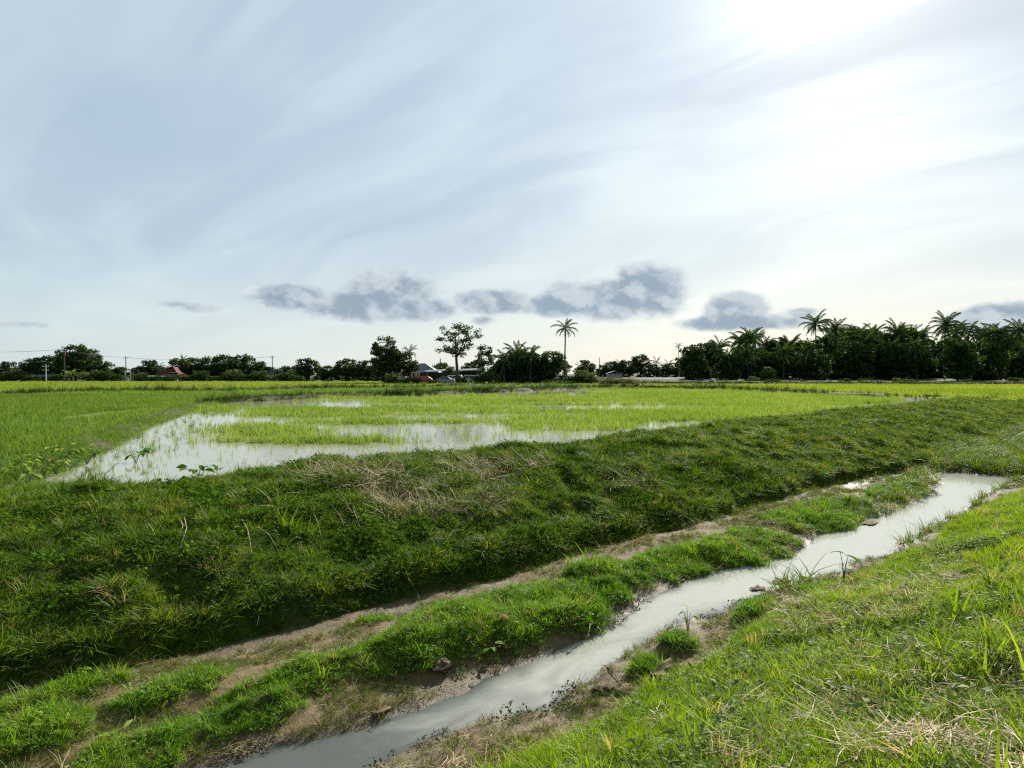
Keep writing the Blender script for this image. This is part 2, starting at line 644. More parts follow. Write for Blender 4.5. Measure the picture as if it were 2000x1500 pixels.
# grassy humps on the ditch floor: centre pixel, half length, half width (m), height
MOUNDS = [(1020, 1190, 1.9, .74, .15), (860, 1245, 1.0, .52, .14), (1190, 1120, .8, .5, .12), (340, 1345, .55, .26, .12), (560, 1335, .85, .26, .13),
          (490, 1392, .5, .17, .10), (280, 1460, .55, .33, .12), (70, 1355, .7, .22, .12), (650, 1292, .5, .22, .10), (735, 1195, .22, .13, .06),
          (1320, 1090, .9, .36, .08), (1460, 1055, 1.2, .5, .10), (1610, 1000, 1.8, .55, .10), (1745, 955, 1.6, .38, .10), (30, 1440, .5, .35, .10),
          (1325, 1248, .22, .2, .26), (1470, 1195, .5, .24, .13), (1590, 1160, .3, .2, .08), (1260, 1290, .2, .12, .10)]
MOUND_SN = []
for (px, py, la, lb, hh) in MOUNDS:
    w = at(px, py, -0.95)
    MOUND_SN.append((*sn(w.x, w.y), la * 1.1, lb * (1.05 if py < 1480 and hh < .2 and px < 1250 else 1.45 if hh < .12 else 1.0), hh * (.75 if hh < .2 else .6)))

SG = np.arange(-16, 80.01, 0.1)
NG = np.arange(-10, 18.01, 0.05)


def build_height():
    Z = np.zeros((len(SG), len(NG)))
    for i, s in enumerate(SG):
        c, f, mm, l, r, b = (float(rn(R, s)) for R in (RC, RF, RM, RL, RR, RB))
        wob = float(fbm(s * 0.9, 3.3, 3, 4)) * 0.14
        f += wob
        b += float(fbm(s * 1.1, 8.3, 3, 9)) * 0.12
        l += float(fbm(s * 1.4, 1.3, 3, 14)) * (0.12 + .16 * float(sstep(7, 12, s)))
        r += float(fbm(s * 1.4, 5.3, 3, 19)) * 0.10
        b = min(b, r - 0.15)
        g = mm * 0.45 + f * 0.55
        far = float(sstep(5.0, 9.0, s) * (1 - .8 * sstep(17, 20, s)))
        pts = [(b - 60, .6), (b - 8, .6), (b - 5, .56), (b - 3.5, .43), (b - 2.2, .02), (b - 1.0, -.5), (b - .12, -.84), (b + .06, -1.0), ((b + r) / 2 + .05, -1.05), (r, -1.10), (r + .22, -1.2), (l - .22, -1.2), (l, -1.10),
               (l + .35, -1.06), (mm, -1.0), (g, -1.07 + .07 * far), (f - .10, -1.12 + .10 * far), (f - .03, -1.10 + .10 * far), (f + .05, -.82), (f * .78 + c * .22, -.48), (f * .5 + c * .5, -.16), (f * .15 + c * .85, .03), (c, .1), (c + .5, .1), (c + 1.0, .02), (c + 1.5, -.14), (c + 60, -.16)]
        fill = float(sstep(24.0, 26.5, s))
        pts = [(a, z + (max(z, -.93) - z) * fill) for a, z in pts]
        xs = [p[0] for p in pts]
        for j in range(1, len(xs)):
            xs[j] = max(xs[j], xs[j - 1] + 0.01)
        Z[i] = np.interp(NG, xs, [p[1] for p in pts])
    k = np.array([1, 3, 1.]) / 5
    Z = np.apply_along_axis(lambda v: np.convolve(np.pad(v, 1, 'edge'), k, 'valid'), 1, Z)
    S, Nn = np.meshgrid(SG, NG, indexing='ij')
    c, f, b = rn(RC, S), rn(RF, S), rn(RB, S)
    slope = sstep(f, f + .4, Nn) * (1 - sstep(c + .6, c + 1.2, Nn))
    floor_ = sstep(b - .1, b + .2, Nn) * (1 - sstep(f - .2, f + .1, Nn))
    bank = 1 - sstep(b - .3, b, Nn)
    Z += slope * (fbm(S * .9, Nn * 1.1, 4, 21) * .12 + fbm(S * 2.4, Nn * 2.6, 3, 25) * .085)
    Z += floor_ * (fbm(S * 1.6, Nn * 1.8, 4, 31) * .035 + fbm(S * 7, Nn * 7, 2, 33) * .012)
    Z += bank * (fbm(S * 1.1, Nn * 1.1, 4, 41) * .06 + fbm(S * 4.0, Nn * 4.2, 2, 45) * .02)
    M = np.zeros_like(Z)
    for (ms, mn, la, lb, hh) in MOUND_SN:
        q = ((S - ms) / la) ** 2 + ((Nn - mn) / lb) ** 2 + fbm(S * 2.6, Nn * 2.6, 3, 51) * .45
        k2 = 1 - sstep(.35, 1.25, q)
        M = np.maximum(M, k2)
        Z = Z + k2 * hh * (1 + .3 * fbm(S * 3, Nn * 3, 2, 57))
    return Z, M


ZG, MG = build_height()


def lookup(G, s, n):
    fi = np.clip((np.asarray(s) - SG[0]) / 0.1, 0, len(SG) - 1.001)
    fj = np.clip((np.asarray(n) - NG[0]) / 0.05, 0, len(NG) - 1.001)
    i, j = fi.astype(int), fj.astype(int)
    u, v = fi - i, fj - j
    return (G[i, j] * (1 - u) + G[i + 1, j] * u) * (1 - v) + (G[i, j + 1] * (1 - u) + G[i + 1, j + 1] * u) * v


def ground_z(x, y):
    s, n = sn(np.asarray(x, float), np.asarray(y, float))
    return lookup(ZG, s, n)


def grow(a, b, d, g):
    out = [a]
    while out[-1] < b:
        out.append(out[-1] + d)
        d *= g
    return out


def build_ground():
    ss = [-v for v in grow(4, 4000, .3, 1.35)][::-1][:-1] + list(np.arange(-4, 16, .085)) + grow(16, 4000, .09, 1.035)
    nn = [-v for v in grow(3, 4000, .1, 1.25)][::-1][:-1] + list(np.arange(-3, 13.5, .06)) + grow(13.5, 4000, .08, 1.3)
    S, Nn = np.meshgrid(np.array(ss), np.array(nn), indexing='ij')
    Z = lookup(ZG, S, Nn)
    X, Y = xy(S, Nn)
    V = np.stack([X, Y, Z], -1).reshape(-1, 3)
    a, b = len(ss), len(nn)
    I = np.arange(a * b).reshape(a, b)
    Fq = np.stack([I[:-1, :-1], I[1:, :-1], I[1:, 1:], I[:-1, 1:]], -1).reshape(-1, 4)
    me = smooth(mesh_np('ground', V, Fq))
    f, b_ = rn(RF, S), rn(RB, S)
    c = rn(RC, S)
    mud = sstep(b_ - .12, b_ + .05, Nn) * (1 - sstep(f - .28, f - .10, Nn))
    mud = np.maximum(mud, sstep(c + .9, c + 1.3, Nn))
    mud = mud * (1 - .85 * lookup(MG, S, Nn))
    wet = 1 - sstep(-1.13, -1.02, Z)
    wet = np.maximum(wet * mud, sstep(c + .9, c + 1.3, Nn))
    me.attributes.new('mud', 'FLOAT', 'POINT').data.foreach_set('value', mud.ravel().astype(np.float32))
    me.attributes.new('wet', 'FLOAT', 'POINT').data.foreach_set('value', wet.ravel().astype(np.float32))
    m, N, out = new_mat('soil')
    geo = N.new('ShaderNodeNewGeometry')
    p = geo.outputs['Position']
    am = N.new('ShaderNodeAttribute', attribute_name='mud').outputs['Fac']
    aw = N.new('ShaderNodeAttribute', attribute_name='wet').outputs['Fac']
    n1, n2, n3 = N.noise(p, 1.4, 5, .6), N.noise(p, 9.0, 5, .65), N.noise(p, 45.0, 4, .6)
    mudc = N.mix(N.ramp(n2, .35, .65), (.076, .050, .022), (.132, .092, .042))
    mudc = N.mix(N.m('MULTIPLY', N.ramp(n1, .45, .65), .7), mudc, (.095, .085, .03))
    mudc = N.mix(N.m('MULTIPLY', N.ramp(n3, .5, .7), .5), mudc, (.038, .028, .017))
    mudc = N.mix(N.m('MULTIPLY', aw, .55), mudc, (.055, .046, .034))
    soil = N.mix(N.ramp(n2, .35, .65), (.016, .028, .006), (.038, .052, .011))
    b = N.new('ShaderNodeBsdfPrincipled')
    N.link(N.m('MULTIPLY', am, .2), b.inputs['Specular IOR Level'])
    N.link(N.mix(am, soil, mudc), b.inputs['Base Color'])
    N.link(N.m('SUBTRACT', .95, N.m('MULTIPLY', aw, .3)), b.inputs['Roughness'])
    bp = N.new('ShaderNodeBump')
    bp.inputs['Strength'].default_value = .8
    bp.inputs['Distance'].default_value = .03
    N.link(N.m('ADD', n2, N.m('MULTIPLY', n3, .5)), bp.inputs['Height'])
    N.link(bp.outputs[0], b.inputs['Normal'])
    N.link(b.outputs[0], out.inputs[0])
    o = link('ground', me, m)
    tag(o, 'earth of the ditch, its dike and the grassy near bank', kind='structure')


build_ground()


def water_mat(name, colA, colB, rough, bump, bscale, flow):
    m, N, out = new_mat(name)
    geo = N.new('ShaderNodeNewGeometry')
    p = geo.outputs['Position']
    x, y, z = N.sep(p)
    s = N.m('ADD', N.m('MULTIPLY', x, EX), N.m('MULTIPLY', y, EY))
    n = N.m('ADD', N.m('MULTIPLY', x, NX), N.m('MULTIPLY', y, NY))
    q = N.comb(N.m('MULTIPLY', s, flow), n, 0.0)
    am = N.new('ShaderNodeAttribute', attribute_name='silt_sheen').outputs['Fac']
    n1 = N.noise(q, 2.2, 5, .6, .8)
    n2 = N.noise(q, bscale, 4, .55, .5)
    f = N.m('ADD', am, N.m('MULTIPLY', N.m('SUBTRACT', n1, .5), .75), clamp=True)
    b = N.new('ShaderNodeBsdfPrincipled')
    N.link(N.mix(N.ramp(f, .2, .85), colA, colB), b.inputs['Base Color'])
    b.inputs['Roughness'].default_value = rough
    b.inputs['IOR'].default_value = 1.33
    bp = N.new('ShaderNodeBump')
    bp.inputs['Strength'].default_value = bump
    bp.inputs['Distance'].default_value = .02
    N.link(n2, bp.inputs['Height'])
    N.link(bp.outputs[0], b.inputs['Normal'])
    N.link(b.outputs[0], out.inputs[0])
    return m


def build_stream():
    ss = np.concatenate([np.arange(-14, 30, .2), np.arange(30, 80, 1.0)])
    k = 13
    V, silt_sheen = [], []
    for s in ss:
        l, r = float(rn(RL, s)) + .35, float(rn(RR, s)) - .35
        for j in range(k):
            t = j / (k - 1)
            n = r + (l - r) * t
            X, Y = xy(s, n)
            V.append((X, Y, WATER_Z))
            edge = 1 - abs(t - .47 + .12 * float(fbm(s * .5, 2.0, 2, 61))) * 2
            silt_sheen.append(max(0.0, min(1.0, edge * 1.3)) * float(sstep(1.0, 6.0, s)) * .72 + .42 * float(sstep(5.5, 14, s)))  # sediment plume, plus far paleness painted in for reflected sky
    I = np.arange(len(ss) * k).reshape(len(ss), k)
    Fq = np.stack([I[:-1, :-1], I[1:, :-1], I[1:, 1:], I[:-1, 1:]], -1).reshape(-1, 4)
    me = smooth(mesh_np('stream_water', np.array(V), Fq))
    me.attributes.new('silt_sheen', 'FLOAT', 'POINT').data.foreach_set('value', np.array(silt_sheen, np.float32))
    o = link('stream_water', me, water_mat('silty_stream', (.060, .064, .056), (.275, .278, .235), .045, .2, 8.0, .5))
    tag(o, 'shallow silty stream running along the ditch', kind='structure')


build_stream()

# ------------------------------------------------------------------ paddies
def poly(*pix):
    return np.array([[at(px, py, 0.0).x, at(px, py, 0.0).y] for px, py in pix])


def inside(P, x, y):
    r = np.zeros(len(x), bool)
    j = len(P) - 1
    for i in range(len(P)):
        a, b = P[i], P[j]
        with np.errstate(divide='ignore', invalid='ignore'):
            c = ((a[1] > y) != (b[1] > y)) & (x < (b[0] - a[0]) * (y - a[1]) / (b[1] - a[1] + 1e-12) + a[0])
        r ^= c
        j = i
    return r


def build_paddy_water():
    ss = np.concatenate([np.arange(-60, 0, 6.0), np.arange(0, 60, 1.0), np.arange(60, 140, 8.0)])
    nn = np.array([0, .3, .6, 1, 2, 4, 8, 15, 25, 40, 60, 80])
    V = []
    for s in ss:
        c = float(rn(RC, s)) + .75
        for n in nn:
            X, Y = xy(s, c + n)
            V.append((X, Y, 0.0))
    k = len(nn)
    I = np.arange(len(ss) * k).reshape(len(ss), k)
    Fq = np.stack([I[:-1, :-1], I[1:, :-1], I[1:, 1:], I[:-1, 1:]], -1).reshape(-1, 4)
    me = mesh_np('paddy_water', np.array(V), Fq)
    me.attributes.new('silt_sheen', 'FLOAT', 'POINT').data.foreach_set('value', np.full(len(V), .55, np.float32))
    o = link('paddy_water', me, water_mat('paddy_water', (.16, .155, .10), (.25, .245, .17), .06, .05, 5.0, 1.0))
    tag(o, 'still water flooding the young rice paddies', kind='structure')


build_paddy_water()


def strip_mesh(line, half, h, step=.8, seed=0, z0=-.12, mounds=.35):
    """a low earth bund along a world polyline"""
    P = [Vector((p[0], p[1])) for p in line]
    pts = []
    for a, b in zip(P[:-1], P[1:]):
        L = (b - a).length
        k = max(1, int(L / step))
        pts += [a.lerp(b, i / k) for i in range(k)]
    pts.append(P[-1])
    prof = [(-1.0, 0), (-.62, .7), (-.25, 1.0), (.25, 1.0), (.62, .7), (1.0, 0)]
    V = []
    for i, p in enumerate(pts):
        d = (pts[min(i + 1, len(pts) - 1)] - pts[max(i - 1, 0)]).normalized()
        nrm = Vector((-d.y, d.x))
        off = float(fbm(i * step * .35, seed * 3.1, 3, 71)) * half * .8
        hh = h * (1 + mounds * float(fbm(i * step * .5, seed * 5.7, 3, 73)))
        e_ = min(i, len(pts) - 1 - i)
        hh = hh if e_ > 5 else z0 + (hh - z0) * (.25 + .75 * e_ / 6)
        ww = half * (1 + .3 * float(fbm(i * step * .4, seed * 7.7, 3, 75)))
        for (u, v) in prof:
            q = p + nrm * (u * ww + off)
            V.append((q.x, q.y, z0 + (hh - z0) * v))
    k = len(prof)
    I = np.arange(len(pts) * k).reshape(len(pts), k)
    Fq = np.stack([I[:-1, :-1], I[1:, :-1], I[1:, 1:], I[:-1, 1:]], -1).reshape(-1, 4)
    return np.array(V), Fq


def on_strip(line, half, h, dens, rng, z0=-.12, far_ref=30.0):
    """random points on a bund, thinning out with distance"""
    out = []
    for a, b in zip(line[:-1], line[1:]):
        a, b = Vector(a), Vector(b)
        L = (b - a).length
        mid = ((a + b) / 2).length
        n = int(L * half * 2 * dens * min(1.0, (far_ref / max(mid, 1)) ** 1.3))
        d = (b - a).normalized()
        nrm = Vector((-d.y, d.x))
        t, u = rng.random(n), rng.random(n) * 2 - 1
        for ti, ui in zip(t, u):
            q = a.lerp(b, ti) + nrm * (ui * half)
            out.append((q.x, q.y, z0 + (h - z0) * (1 - ui * ui) * .95))
    return np.array(out).reshape(-1, 3)


def pl(z, *pix):
    return [tuple(at(px, py, z)[:2]) for px, py in pix]


BUND_LEFT = pl(.12, (-260, 1010), (-120, 962), (0, 925), (70, 902), (130, 878), (190, 853), (240, 832), (320, 806), (400, 789), (450, 777))
BUND_MID = pl(.15, (395, 786), (480, 780), (650, 772), (850, 768), (1000, 762), (1130, 757), (1240, 755.5), (1350, 758), (1480, 763), (1600, 769), (1730, 774), (1840, 777.5))
BUND_BACK = pl(.15, (-80, 772), (60, 769), (200, 763.5), (330, 763.5), (440, 764), (640, 758.5), (800, 757.5), (930, 753.5), (1120, 751))
BUND_FAR = pl(.2, (1060, 749), (1240, 749), (1450, 749.5), (1600, 749), (1800, 750), (2100, 751))
BUND_TIP = pl(.08, (135, 946), (60, 958), (-40, 980), (-200, 1020))
BUNDS = [('tip', BUND_TIP, .75, .10, 'grassy corner where the weedy bund meets the dike'),
         ('left paddy bund', BUND_LEFT, .75, .14, 'weedy low bund between the flooded paddy and the dense green paddy'),
         ('mid', BUND_MID, .8, .30, 'long dark grass bund behind the yellow-green flooded paddy'),
         ('back', BUND_BACK, .8, .32, 'thin straight bund across the dense green paddy'),
         ('far', BUND_FAR, 1.0, .5, 'farthest weedy bund in front of the palm grove')]
M_BUND = plain('bund_earth', (.045, .045, .018), .95, .4, 1.5, bump=.5)
for i, (_, line, half, h, lab) in enumerate(BUNDS):
    V, Fq = strip_mesh(line, half, h, seed=i)
    tag(link('bund', smooth(mesh_np('bund', V, Fq)), M_BUND), lab, kind='structure')

# dense paddies stand on green wet ground a little above the water
FIELD_L = np.array(pl(0, (-700, 1120), (-260, 1018), (0, 932), (130, 880), (240, 834), (330, 806), (430, 781), (650, 773), (850, 769), (1000, 763), (1240, 756), (1120, 751.5), (800, 757), (440, 763), (200, 763), (-80, 771), (-700, 790)))
FIELD_B = np.array(pl(0, (-700, 786), (-80, 771), (200, 763), (440, 763), (800, 757), (1120, 751.5), (1130, 747), (-900, 746)))
FIELD_R = np.array(pl(0, (1120, 751.5), (1240, 756), (1350, 759), (1480, 764), (1600, 770), (1730, 775), (1850, 779), (1960, 782), (2200, 768), (2600, 753.5), (1130, 750.6)))
FIELD_FAR = np.array([(-2500, 190), (-900, 172), (20, 160), (60, 118), (140, 112), (400, 118), (2500, 400), (2500, 4000), (-2500, 4000)], float)
FIELD_M = np.array(pl(0, (60, 985), (150, 955), (205, 900), (200, 880), (250, 842), (310, 818), (400, 800), (460, 786), (650, 775), (850, 771), (1000, 765), (1240, 758), (1480, 766), (1650, 773), (1850, 779.5), (1700, 800), (1450, 828), (1200, 868), (1000, 892), (700, 905), (400, 948), (200, 972)))


def field_mat(name, a, b, c):
    m, N, out = new_mat(name)
    geo = N.new('ShaderNodeNewGeometry')
    p = geo.outputs['Position']
    n1 = N.noise(N.vm('MULTIPLY', p, (.35, 1.0, 1.0)), .12, 5, .55)
    n2 = N.noise(p, 2.5, 4, .6)
    f = N.m('ADD', N.m('MULTIPLY', N.ramp(n1, .35, .65), .65), N.m('MULTIPLY', n2, .35))
    cc = N.mix(N.ramp(f, .15, .5), a, b)
    cc = N.mix(N.ramp(f, .5, .9), cc, c)
    bs = N.new('ShaderNodeBsdfPrincipled')
    N.link(cc, bs.inputs['Base Color'])
    bs.inputs['Roughness'].default_value = .9
    bs.inputs['Specular IOR Level'].default_value = .08
    bp = N.new('ShaderNodeBump')
    bp.inputs['Strength'].default_value = 1.0
    bp.inputs['Distance'].default_value = .15
    N.link(n2, bp.inputs['Height'])
    N.link(bp.outputs[0], bs.inputs['Normal'])
    N.link(bs.outputs[0], out.inputs[0])
    return m


def flat_poly(name, P, z, mat, lab):
    me = mesh_np(name, [(p[0], p[1], z) for p in P], [tuple(range(len(P)))])
    if me.polygons[0].normal.z < 0:
        me.flip_normals()
    tag(link(name, me, mat), lab, kind='structure')


flat_poly('paddy_field', FIELD_L, .012, field_mat('wet_green', (.045, .080, .010), (.065, .11, .014), (.09, .135, .02)), 'dense green young rice paddy on the left')
flat_poly('paddy_field', FIELD_B, .016, field_mat('pale_green', (.09, .13, .02), (.13, .18, .03), (.17, .20, .05)), 'pale green strip of paddy before the far trees')
flat_poly('paddy_field', FIELD_R, .020, field_mat('bright_green', (.10, .15, .02), (.14, .20, .03), (.17, .22, .05)), 'bright green paddy strip before the palm grove')
flat_poly('far_field', FIELD_FAR, .024, field_mat('far_green', (.030, .040, .014), (.042, .052, .018), (.06, .068, .028)), 'rough far ground under the tree line')

# ------------------------------------------------------------------ grass, weeds, rice
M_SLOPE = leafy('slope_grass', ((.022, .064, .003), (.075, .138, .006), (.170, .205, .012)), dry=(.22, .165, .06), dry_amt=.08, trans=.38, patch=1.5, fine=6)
M_BERM = leafy('ditch_grass', ((.048, .120, .007), (.092, .195, .012), (.165, .25, .030)), dry=(.20, .16, .06), dry_amt=.11, trans=.42, patch=1.6, fine=7)
M_MAT = leafy('ditch_mat', ((.045, .085, .010), (.085, .115, .018), (.14, .135, .04)), dry=(.16, .12, .055), dry_amt=.18, trans=.3, patch=1.5, fine=8)
M_VERGE = leafy('verge_grass', ((.090, .175, .006), (.150, .245, .010), (.225, .285, .028)), dry=(.30, .23, .11), dry_amt=.08, trans=.42, patch=.7, fine=5)
M_WEED = leafy('weed_leaves', ((.06, .10, .022), (.10, .15, .035), (.16, .20, .06)), trans=.3, patch=1.0, fine=9, rough=.65, gloss=.06)
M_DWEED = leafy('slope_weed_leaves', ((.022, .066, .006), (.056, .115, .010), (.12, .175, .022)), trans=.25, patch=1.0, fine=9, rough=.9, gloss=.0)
M_STRAW = leafy('dead_straw', ((.20, .145, .075), (.30, .225, .12), (.40, .31, .18)), trans=.15, patch=2.0, fine=9)
M_RICE = leafy('rice_shoots', ((.088, .150, .022), (.125, .190, .034), (.18, .225, .065)), trans=.5, patch=.12, fine=.9, gloss=.15)
M_RICEL = leafy('dense_rice', ((.050, .105, .012), (.080, .142, .018), (.125, .175, .034)), trans=.5, patch=.1, fine=.8, gloss=.12)
M_RICEF = leafy('far_rice', ((.10, .155, .018), (.14, .19, .028), (.19, .215, .05)), trans=.5, patch=.05, fine=.4, gloss=.1)
M_BUNDG = leafy('bund_grass', ((.045, .105, .006), (.080, .150, .010), (.14, .19, .02)), dry=(.16, .13, .06), dry_amt=.12, trans=.4, patch=.5, fine=3)

M_ROT = leafy('rotting_litter', ((.03, .024, .012), (.06, .046, .022), (.11, .085, .04)), trans=.1, patch=1.5, fine=8)
M_DARKG = leafy('dark_bund_grass', ((.018, .036, .004), (.034, .060, .006), (.07, .09, .014)), trans=.25, patch=.2, fine=1.0)

P_SHORT = [tuft(i, 26, .07, .085, .0055, .55, .35) for i in range(5)]
P_LONG = [tuft(20 + i, 20, .05, .17, .007, .8, .4, 4) for i in range(5)]
P_LUSH = [tuft(40 + i, 26, .06, .12, .008, .75, .35, 4) for i in range(5)]
P_WIDE = [tuft(60 + i, 9, .03, .20, .014, .6, .3, 4) for i in range(4)]
P_LEAF = [leaf_patch(80 + i, 26, .09, .038, .06) for i in range(5)]
P_STRAW = [straw_patch(100 + i, 24, .10, .16, .0035) for i in range(4)]
P_HAY = [straw_patch(120 + i, 16, .12, .34, .004) for i in range(4)]
P_RICE = [tuft(140 + i, 7, .035, .20, .0065, .22, .15, 3) for i in range(5)]
P_CLUMP = [tuft(160 + i, 22, .16, .22, .012, .3, .2, 3) for i in range(5)]
P_FARCL = [tuft(180 + i, 34, .55, .26, .035, .25, .2, 2) for i in range(4)]
P_REED = [tuft(200 + i, 26, .22, .75, .018, .5, .2, 4) for i in range(4)]

DOWN = math.atan2(-NY, -NX)            # downhill on the dike


def rots(n, tilt, direction, jitter, rng):
    g = rng.random(n) * 6.283
    T = tilt + rng.normal(0, jitter, n)
    dd = direction + rng.normal(0, .5, n)
    return np.stack([-T * np.sin(dd - g), T * np.cos(dd - g), g], 1)


def sample(s0, s1, n0, n1, dens, rng):
    """points in a strip (n0, n1 may be functions of s); dens may be a function of (s, n)"""
    k = int((s1 - s0) * 6 * dens)
    s = s0 + rng.random(k) * (s1 - s0)
    a = n0(s) if callable(n0) else np.full(k, n0)
    b = n1(s) if callable(n1) else np.full(k, n1)
    keep = rng.random(k) < (b - a) / 6
    s, a, b = s[keep], a[keep], b[keep]
    return s, a + rng.random(len(s)) * (b - a)


def place(s, n, lift=0.0):
    x, y = xy(s, n)
    return np.stack([x, y, lookup(ZG, s, n) + lift], 1)


def in_view(P, margin=140):
    """drop what stands well outside the picture and a step to either side of it"""
    y = np.maximum(P[:, 1], .01)
    px = 1000 + P[:, 0] / y * FPX
    return (P[:, 1] > .8) & (px > -margin - 1400 / y) & (px < 2000 + margin + 1400 / y)


def strew(name, lab, protos, parts, mat, scale, seed, tilt=0.15, direction=None, jit=.15, sv=.3, cat='grass', lump=0.0):
    P = np.concatenate([place(s, n) for s, n in parts]) if isinstance(parts, list) else parts
    P = P[in_view(P)]
    r = np.random.default_rng(seed + 7)
    sc = scale * np.exp(r.normal(0, sv, len(P)) + lump * fbm(P[:, 0] * 1.7, P[:, 1] * 1.7, 3, 121))
    if direction is not None:
        return scatter(name, lab, protos, P, sc, mat, seed=seed, rot=rots(len(P), tilt, direction, jit, r), category=cat)
    return scatter(name, lab, protos, P, sc, mat, tilt=tilt, seed=seed, category=cat)


fC, fF, fB, fM, fL, fR = (lambda R: (lambda s: rn(R, s)))(RC), (lambda s: rn(RF, s)), (lambda s: rn(RB, s)), (lambda s: rn(RM, s)), (lambda s: rn(RL, s)), (lambda s: rn(RR, s))


def thin(q, f):
    keep = RNG.random(len(q[0])) < f(*q)
    return q[0][keep], q[1][keep]


def grow_banks():
    r = RNG
    foot = lambda s: fF(s) + .02
    top = lambda s: fC(s) + .95
    # dike slope
    holes = lambda s, n: np.clip(.55 + 1.2 * fbm(s * 1.9, n * 2.3, 3, 81), .42, 1)
    A = [thin(sample(-4, 13, foot, top, 330, r), holes), thin(sample(13, 30, foot, top, 210, r), holes), thin(sample(30, 75, foot, top, 70, r), holes)]
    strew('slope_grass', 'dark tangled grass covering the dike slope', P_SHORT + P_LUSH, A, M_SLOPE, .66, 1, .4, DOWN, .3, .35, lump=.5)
    tall = lambda s, n: np.clip(2.2 * fbm(s * .8, n * .9, 3, 83) - .1, 0, 1)
    A = [thin(sample(-4, 16, foot, top, 60, r), tall), thin(sample(16, 75, foot, top, 50, r), lambda s, n: np.clip(.35 + tall(s, n), 0, 1))]
    strew('slope_tall_grass', 'long arching grass on the dike slope', P_LONG, A, M_SLOPE, .68, 2, .55, DOWN, .35, .35)
    weedy = lambda s, n: np.clip(2.6 * fbm(s * .7, n * 1.0, 3, 85) - .1, .2, 1)
    A = [thin(sample(-4, 18, foot, top, 230, r), weedy), thin(sample(18, 40, foot, top, 35, r), weedy)]
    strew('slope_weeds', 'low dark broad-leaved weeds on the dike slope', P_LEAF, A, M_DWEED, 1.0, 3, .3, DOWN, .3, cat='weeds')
    # lush fringe hanging over the foot and along the crest
    A = [sample(-4, 14, lambda s: fF(s) - .12, lambda s: fF(s) + .45, 260, r), sample(14, 30, lambda s: fF(s) - .1, lambda s: fF(s) + .6, 90, r)]
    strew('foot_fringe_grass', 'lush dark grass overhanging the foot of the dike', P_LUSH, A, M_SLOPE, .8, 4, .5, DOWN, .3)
    A = [sample(-6, 20, lambda s: fC(s) - .25, lambda s: fC(s) + 1.15, 150, r), sample(20, 75, lambda s: fC(s) - .3, lambda s: fC(s) + 1.1, 60, r)]
    strew('crest_grass', 'sunlit green grass along the top of the dike', P_SHORT + P_LUSH, A, M_BUNDG, .7, 5, .3)
    # dead stalks, thickest below the crest in the middle of the picture
    dead = lambda s, n: np.clip(1.9 * fbm(s * .55, n * .8, 3, 87) - .25 + .5 * np.exp(-((s - 6.5) / 2.5) ** 2 - ((n - 11.2) / .9) ** 2), 0, 1)
    A = [thin(sample(-3, 14, lambda s: fF(s) + .7, lambda s: fC(s) - .1, 75, r), dead)]
    strew('dead_stalks', 'pale dead stalks strewn on the dike slope', P_HAY, A, M_STRAW, .8, 6, .45, DOWN, .3, cat='straw')
    # ditch floor
    on_m = lambda s, n: np.clip(lookup(MG, s, n) * 1.15 - .03 + .25 * fbm(s * 5, n * 5, 2, 125) * (lookup(MG, s, n) > .02), 0, 1)
    A = [thin(sample(-3, 11, lambda s: fR(s) - .7, lambda s: fF(s) - .05, 1150, r), on_m), thin(sample(11, 28, lambda s: fR(s) - .5, lambda s: fF(s), 480, r), on_m)]
    strew('ditch_grass', 'bright green grass humps on the ditch floor', P_LUSH + P_SHORT + P_LEAF[:2], A, M_BERM, .5, 7, .35, sv=.35, lump=.4)
    off = lambda s, n: np.clip((1 - on_m(s, n)) * (lookup(ZG, s, n) > WATER_Z + .015) * np.clip(.62 + 1.2 * fbm(s * 1.2, n * 2.0, 3, 91), 0, 1), 0, 1)
    A = [thin(sample(-3, 12, lambda s: fR(s) - .8, lambda s: fF(s) - .10, 330, r), off), thin(sample(12, 28, lambda s: fR(s) - .6, fF, 300, r), off)]
    strew('ditch_mat_grass', 'thin yellowish grass matted on the ditch mud', P_SHORT, A, M_MAT, .55, 8, .5)
    A = [thin(sample(-3, 14, lambda s: fR(s) - .8, lambda s: fF(s) - .1, 40, r), off)]
    strew('ditch_litter', 'small dead stalks lying on the ditch mud', P_STRAW, A, M_STRAW, .55, 9, .2, cat='straw')
    # near bank
    edge = lambda s: fB(s) + .02
    A = [sample(-1, 9, lambda s: fB(s) - 5.5, edge, 560, r), sample(9, 16, lambda s: fB(s) - 4.5, edge, 230, r), sample(16, 45, lambda s: fB(s) - 4.5, edge, 90, r)]
    gaps = lambda s, n: np.clip(.35 + 1.6 * (.5 + fbm(s * 1.4, n * 1.4, 3, 93)), 0, 1)
    strew('bank_grass', 'short yellow-green grass on the near bank', P_SHORT, [thin(q, gaps) for q in A], M_VERGE, .72, 10, .32)
    tall = lambda s, n: np.clip(1.8 * fbm(s * .9, n * .9, 3, 95) + .12, 0, 1)
    A = [thin(sample(-1, 12, lambda s: fB(s) - 5.5, edge, 110, r), tall), thin(sample(12, 40, lambda s: fB(s) - 4, edge, 60, r), lambda s, n: np.clip(tall(s, n) + .35, 0, 1))]
    strew('bank_tall_grass', 'longer sunlit grass on the near bank', P_LONG, A, M_VERGE, .64, 11, .4)
    A = [thin(sample(-1, 7, lambda s: fB(s) - 5.5, lambda s: fB(s) - .8, 16, r), tall)]
    strew('bank_wide_grass', 'broad bright blades standing in the near grass', P_WIDE, A, M_VERGE, .9, 12, .3)
    weedy = lambda s, n: np.clip(2.0 * fbm(s * .8, n * .8, 3, 97) + .05, 0, 1)
    A = [thin(sample(-1, 12, lambda s: fB(s) - 5.5, lambda s: fB(s) - .1, 170, r), weedy)]
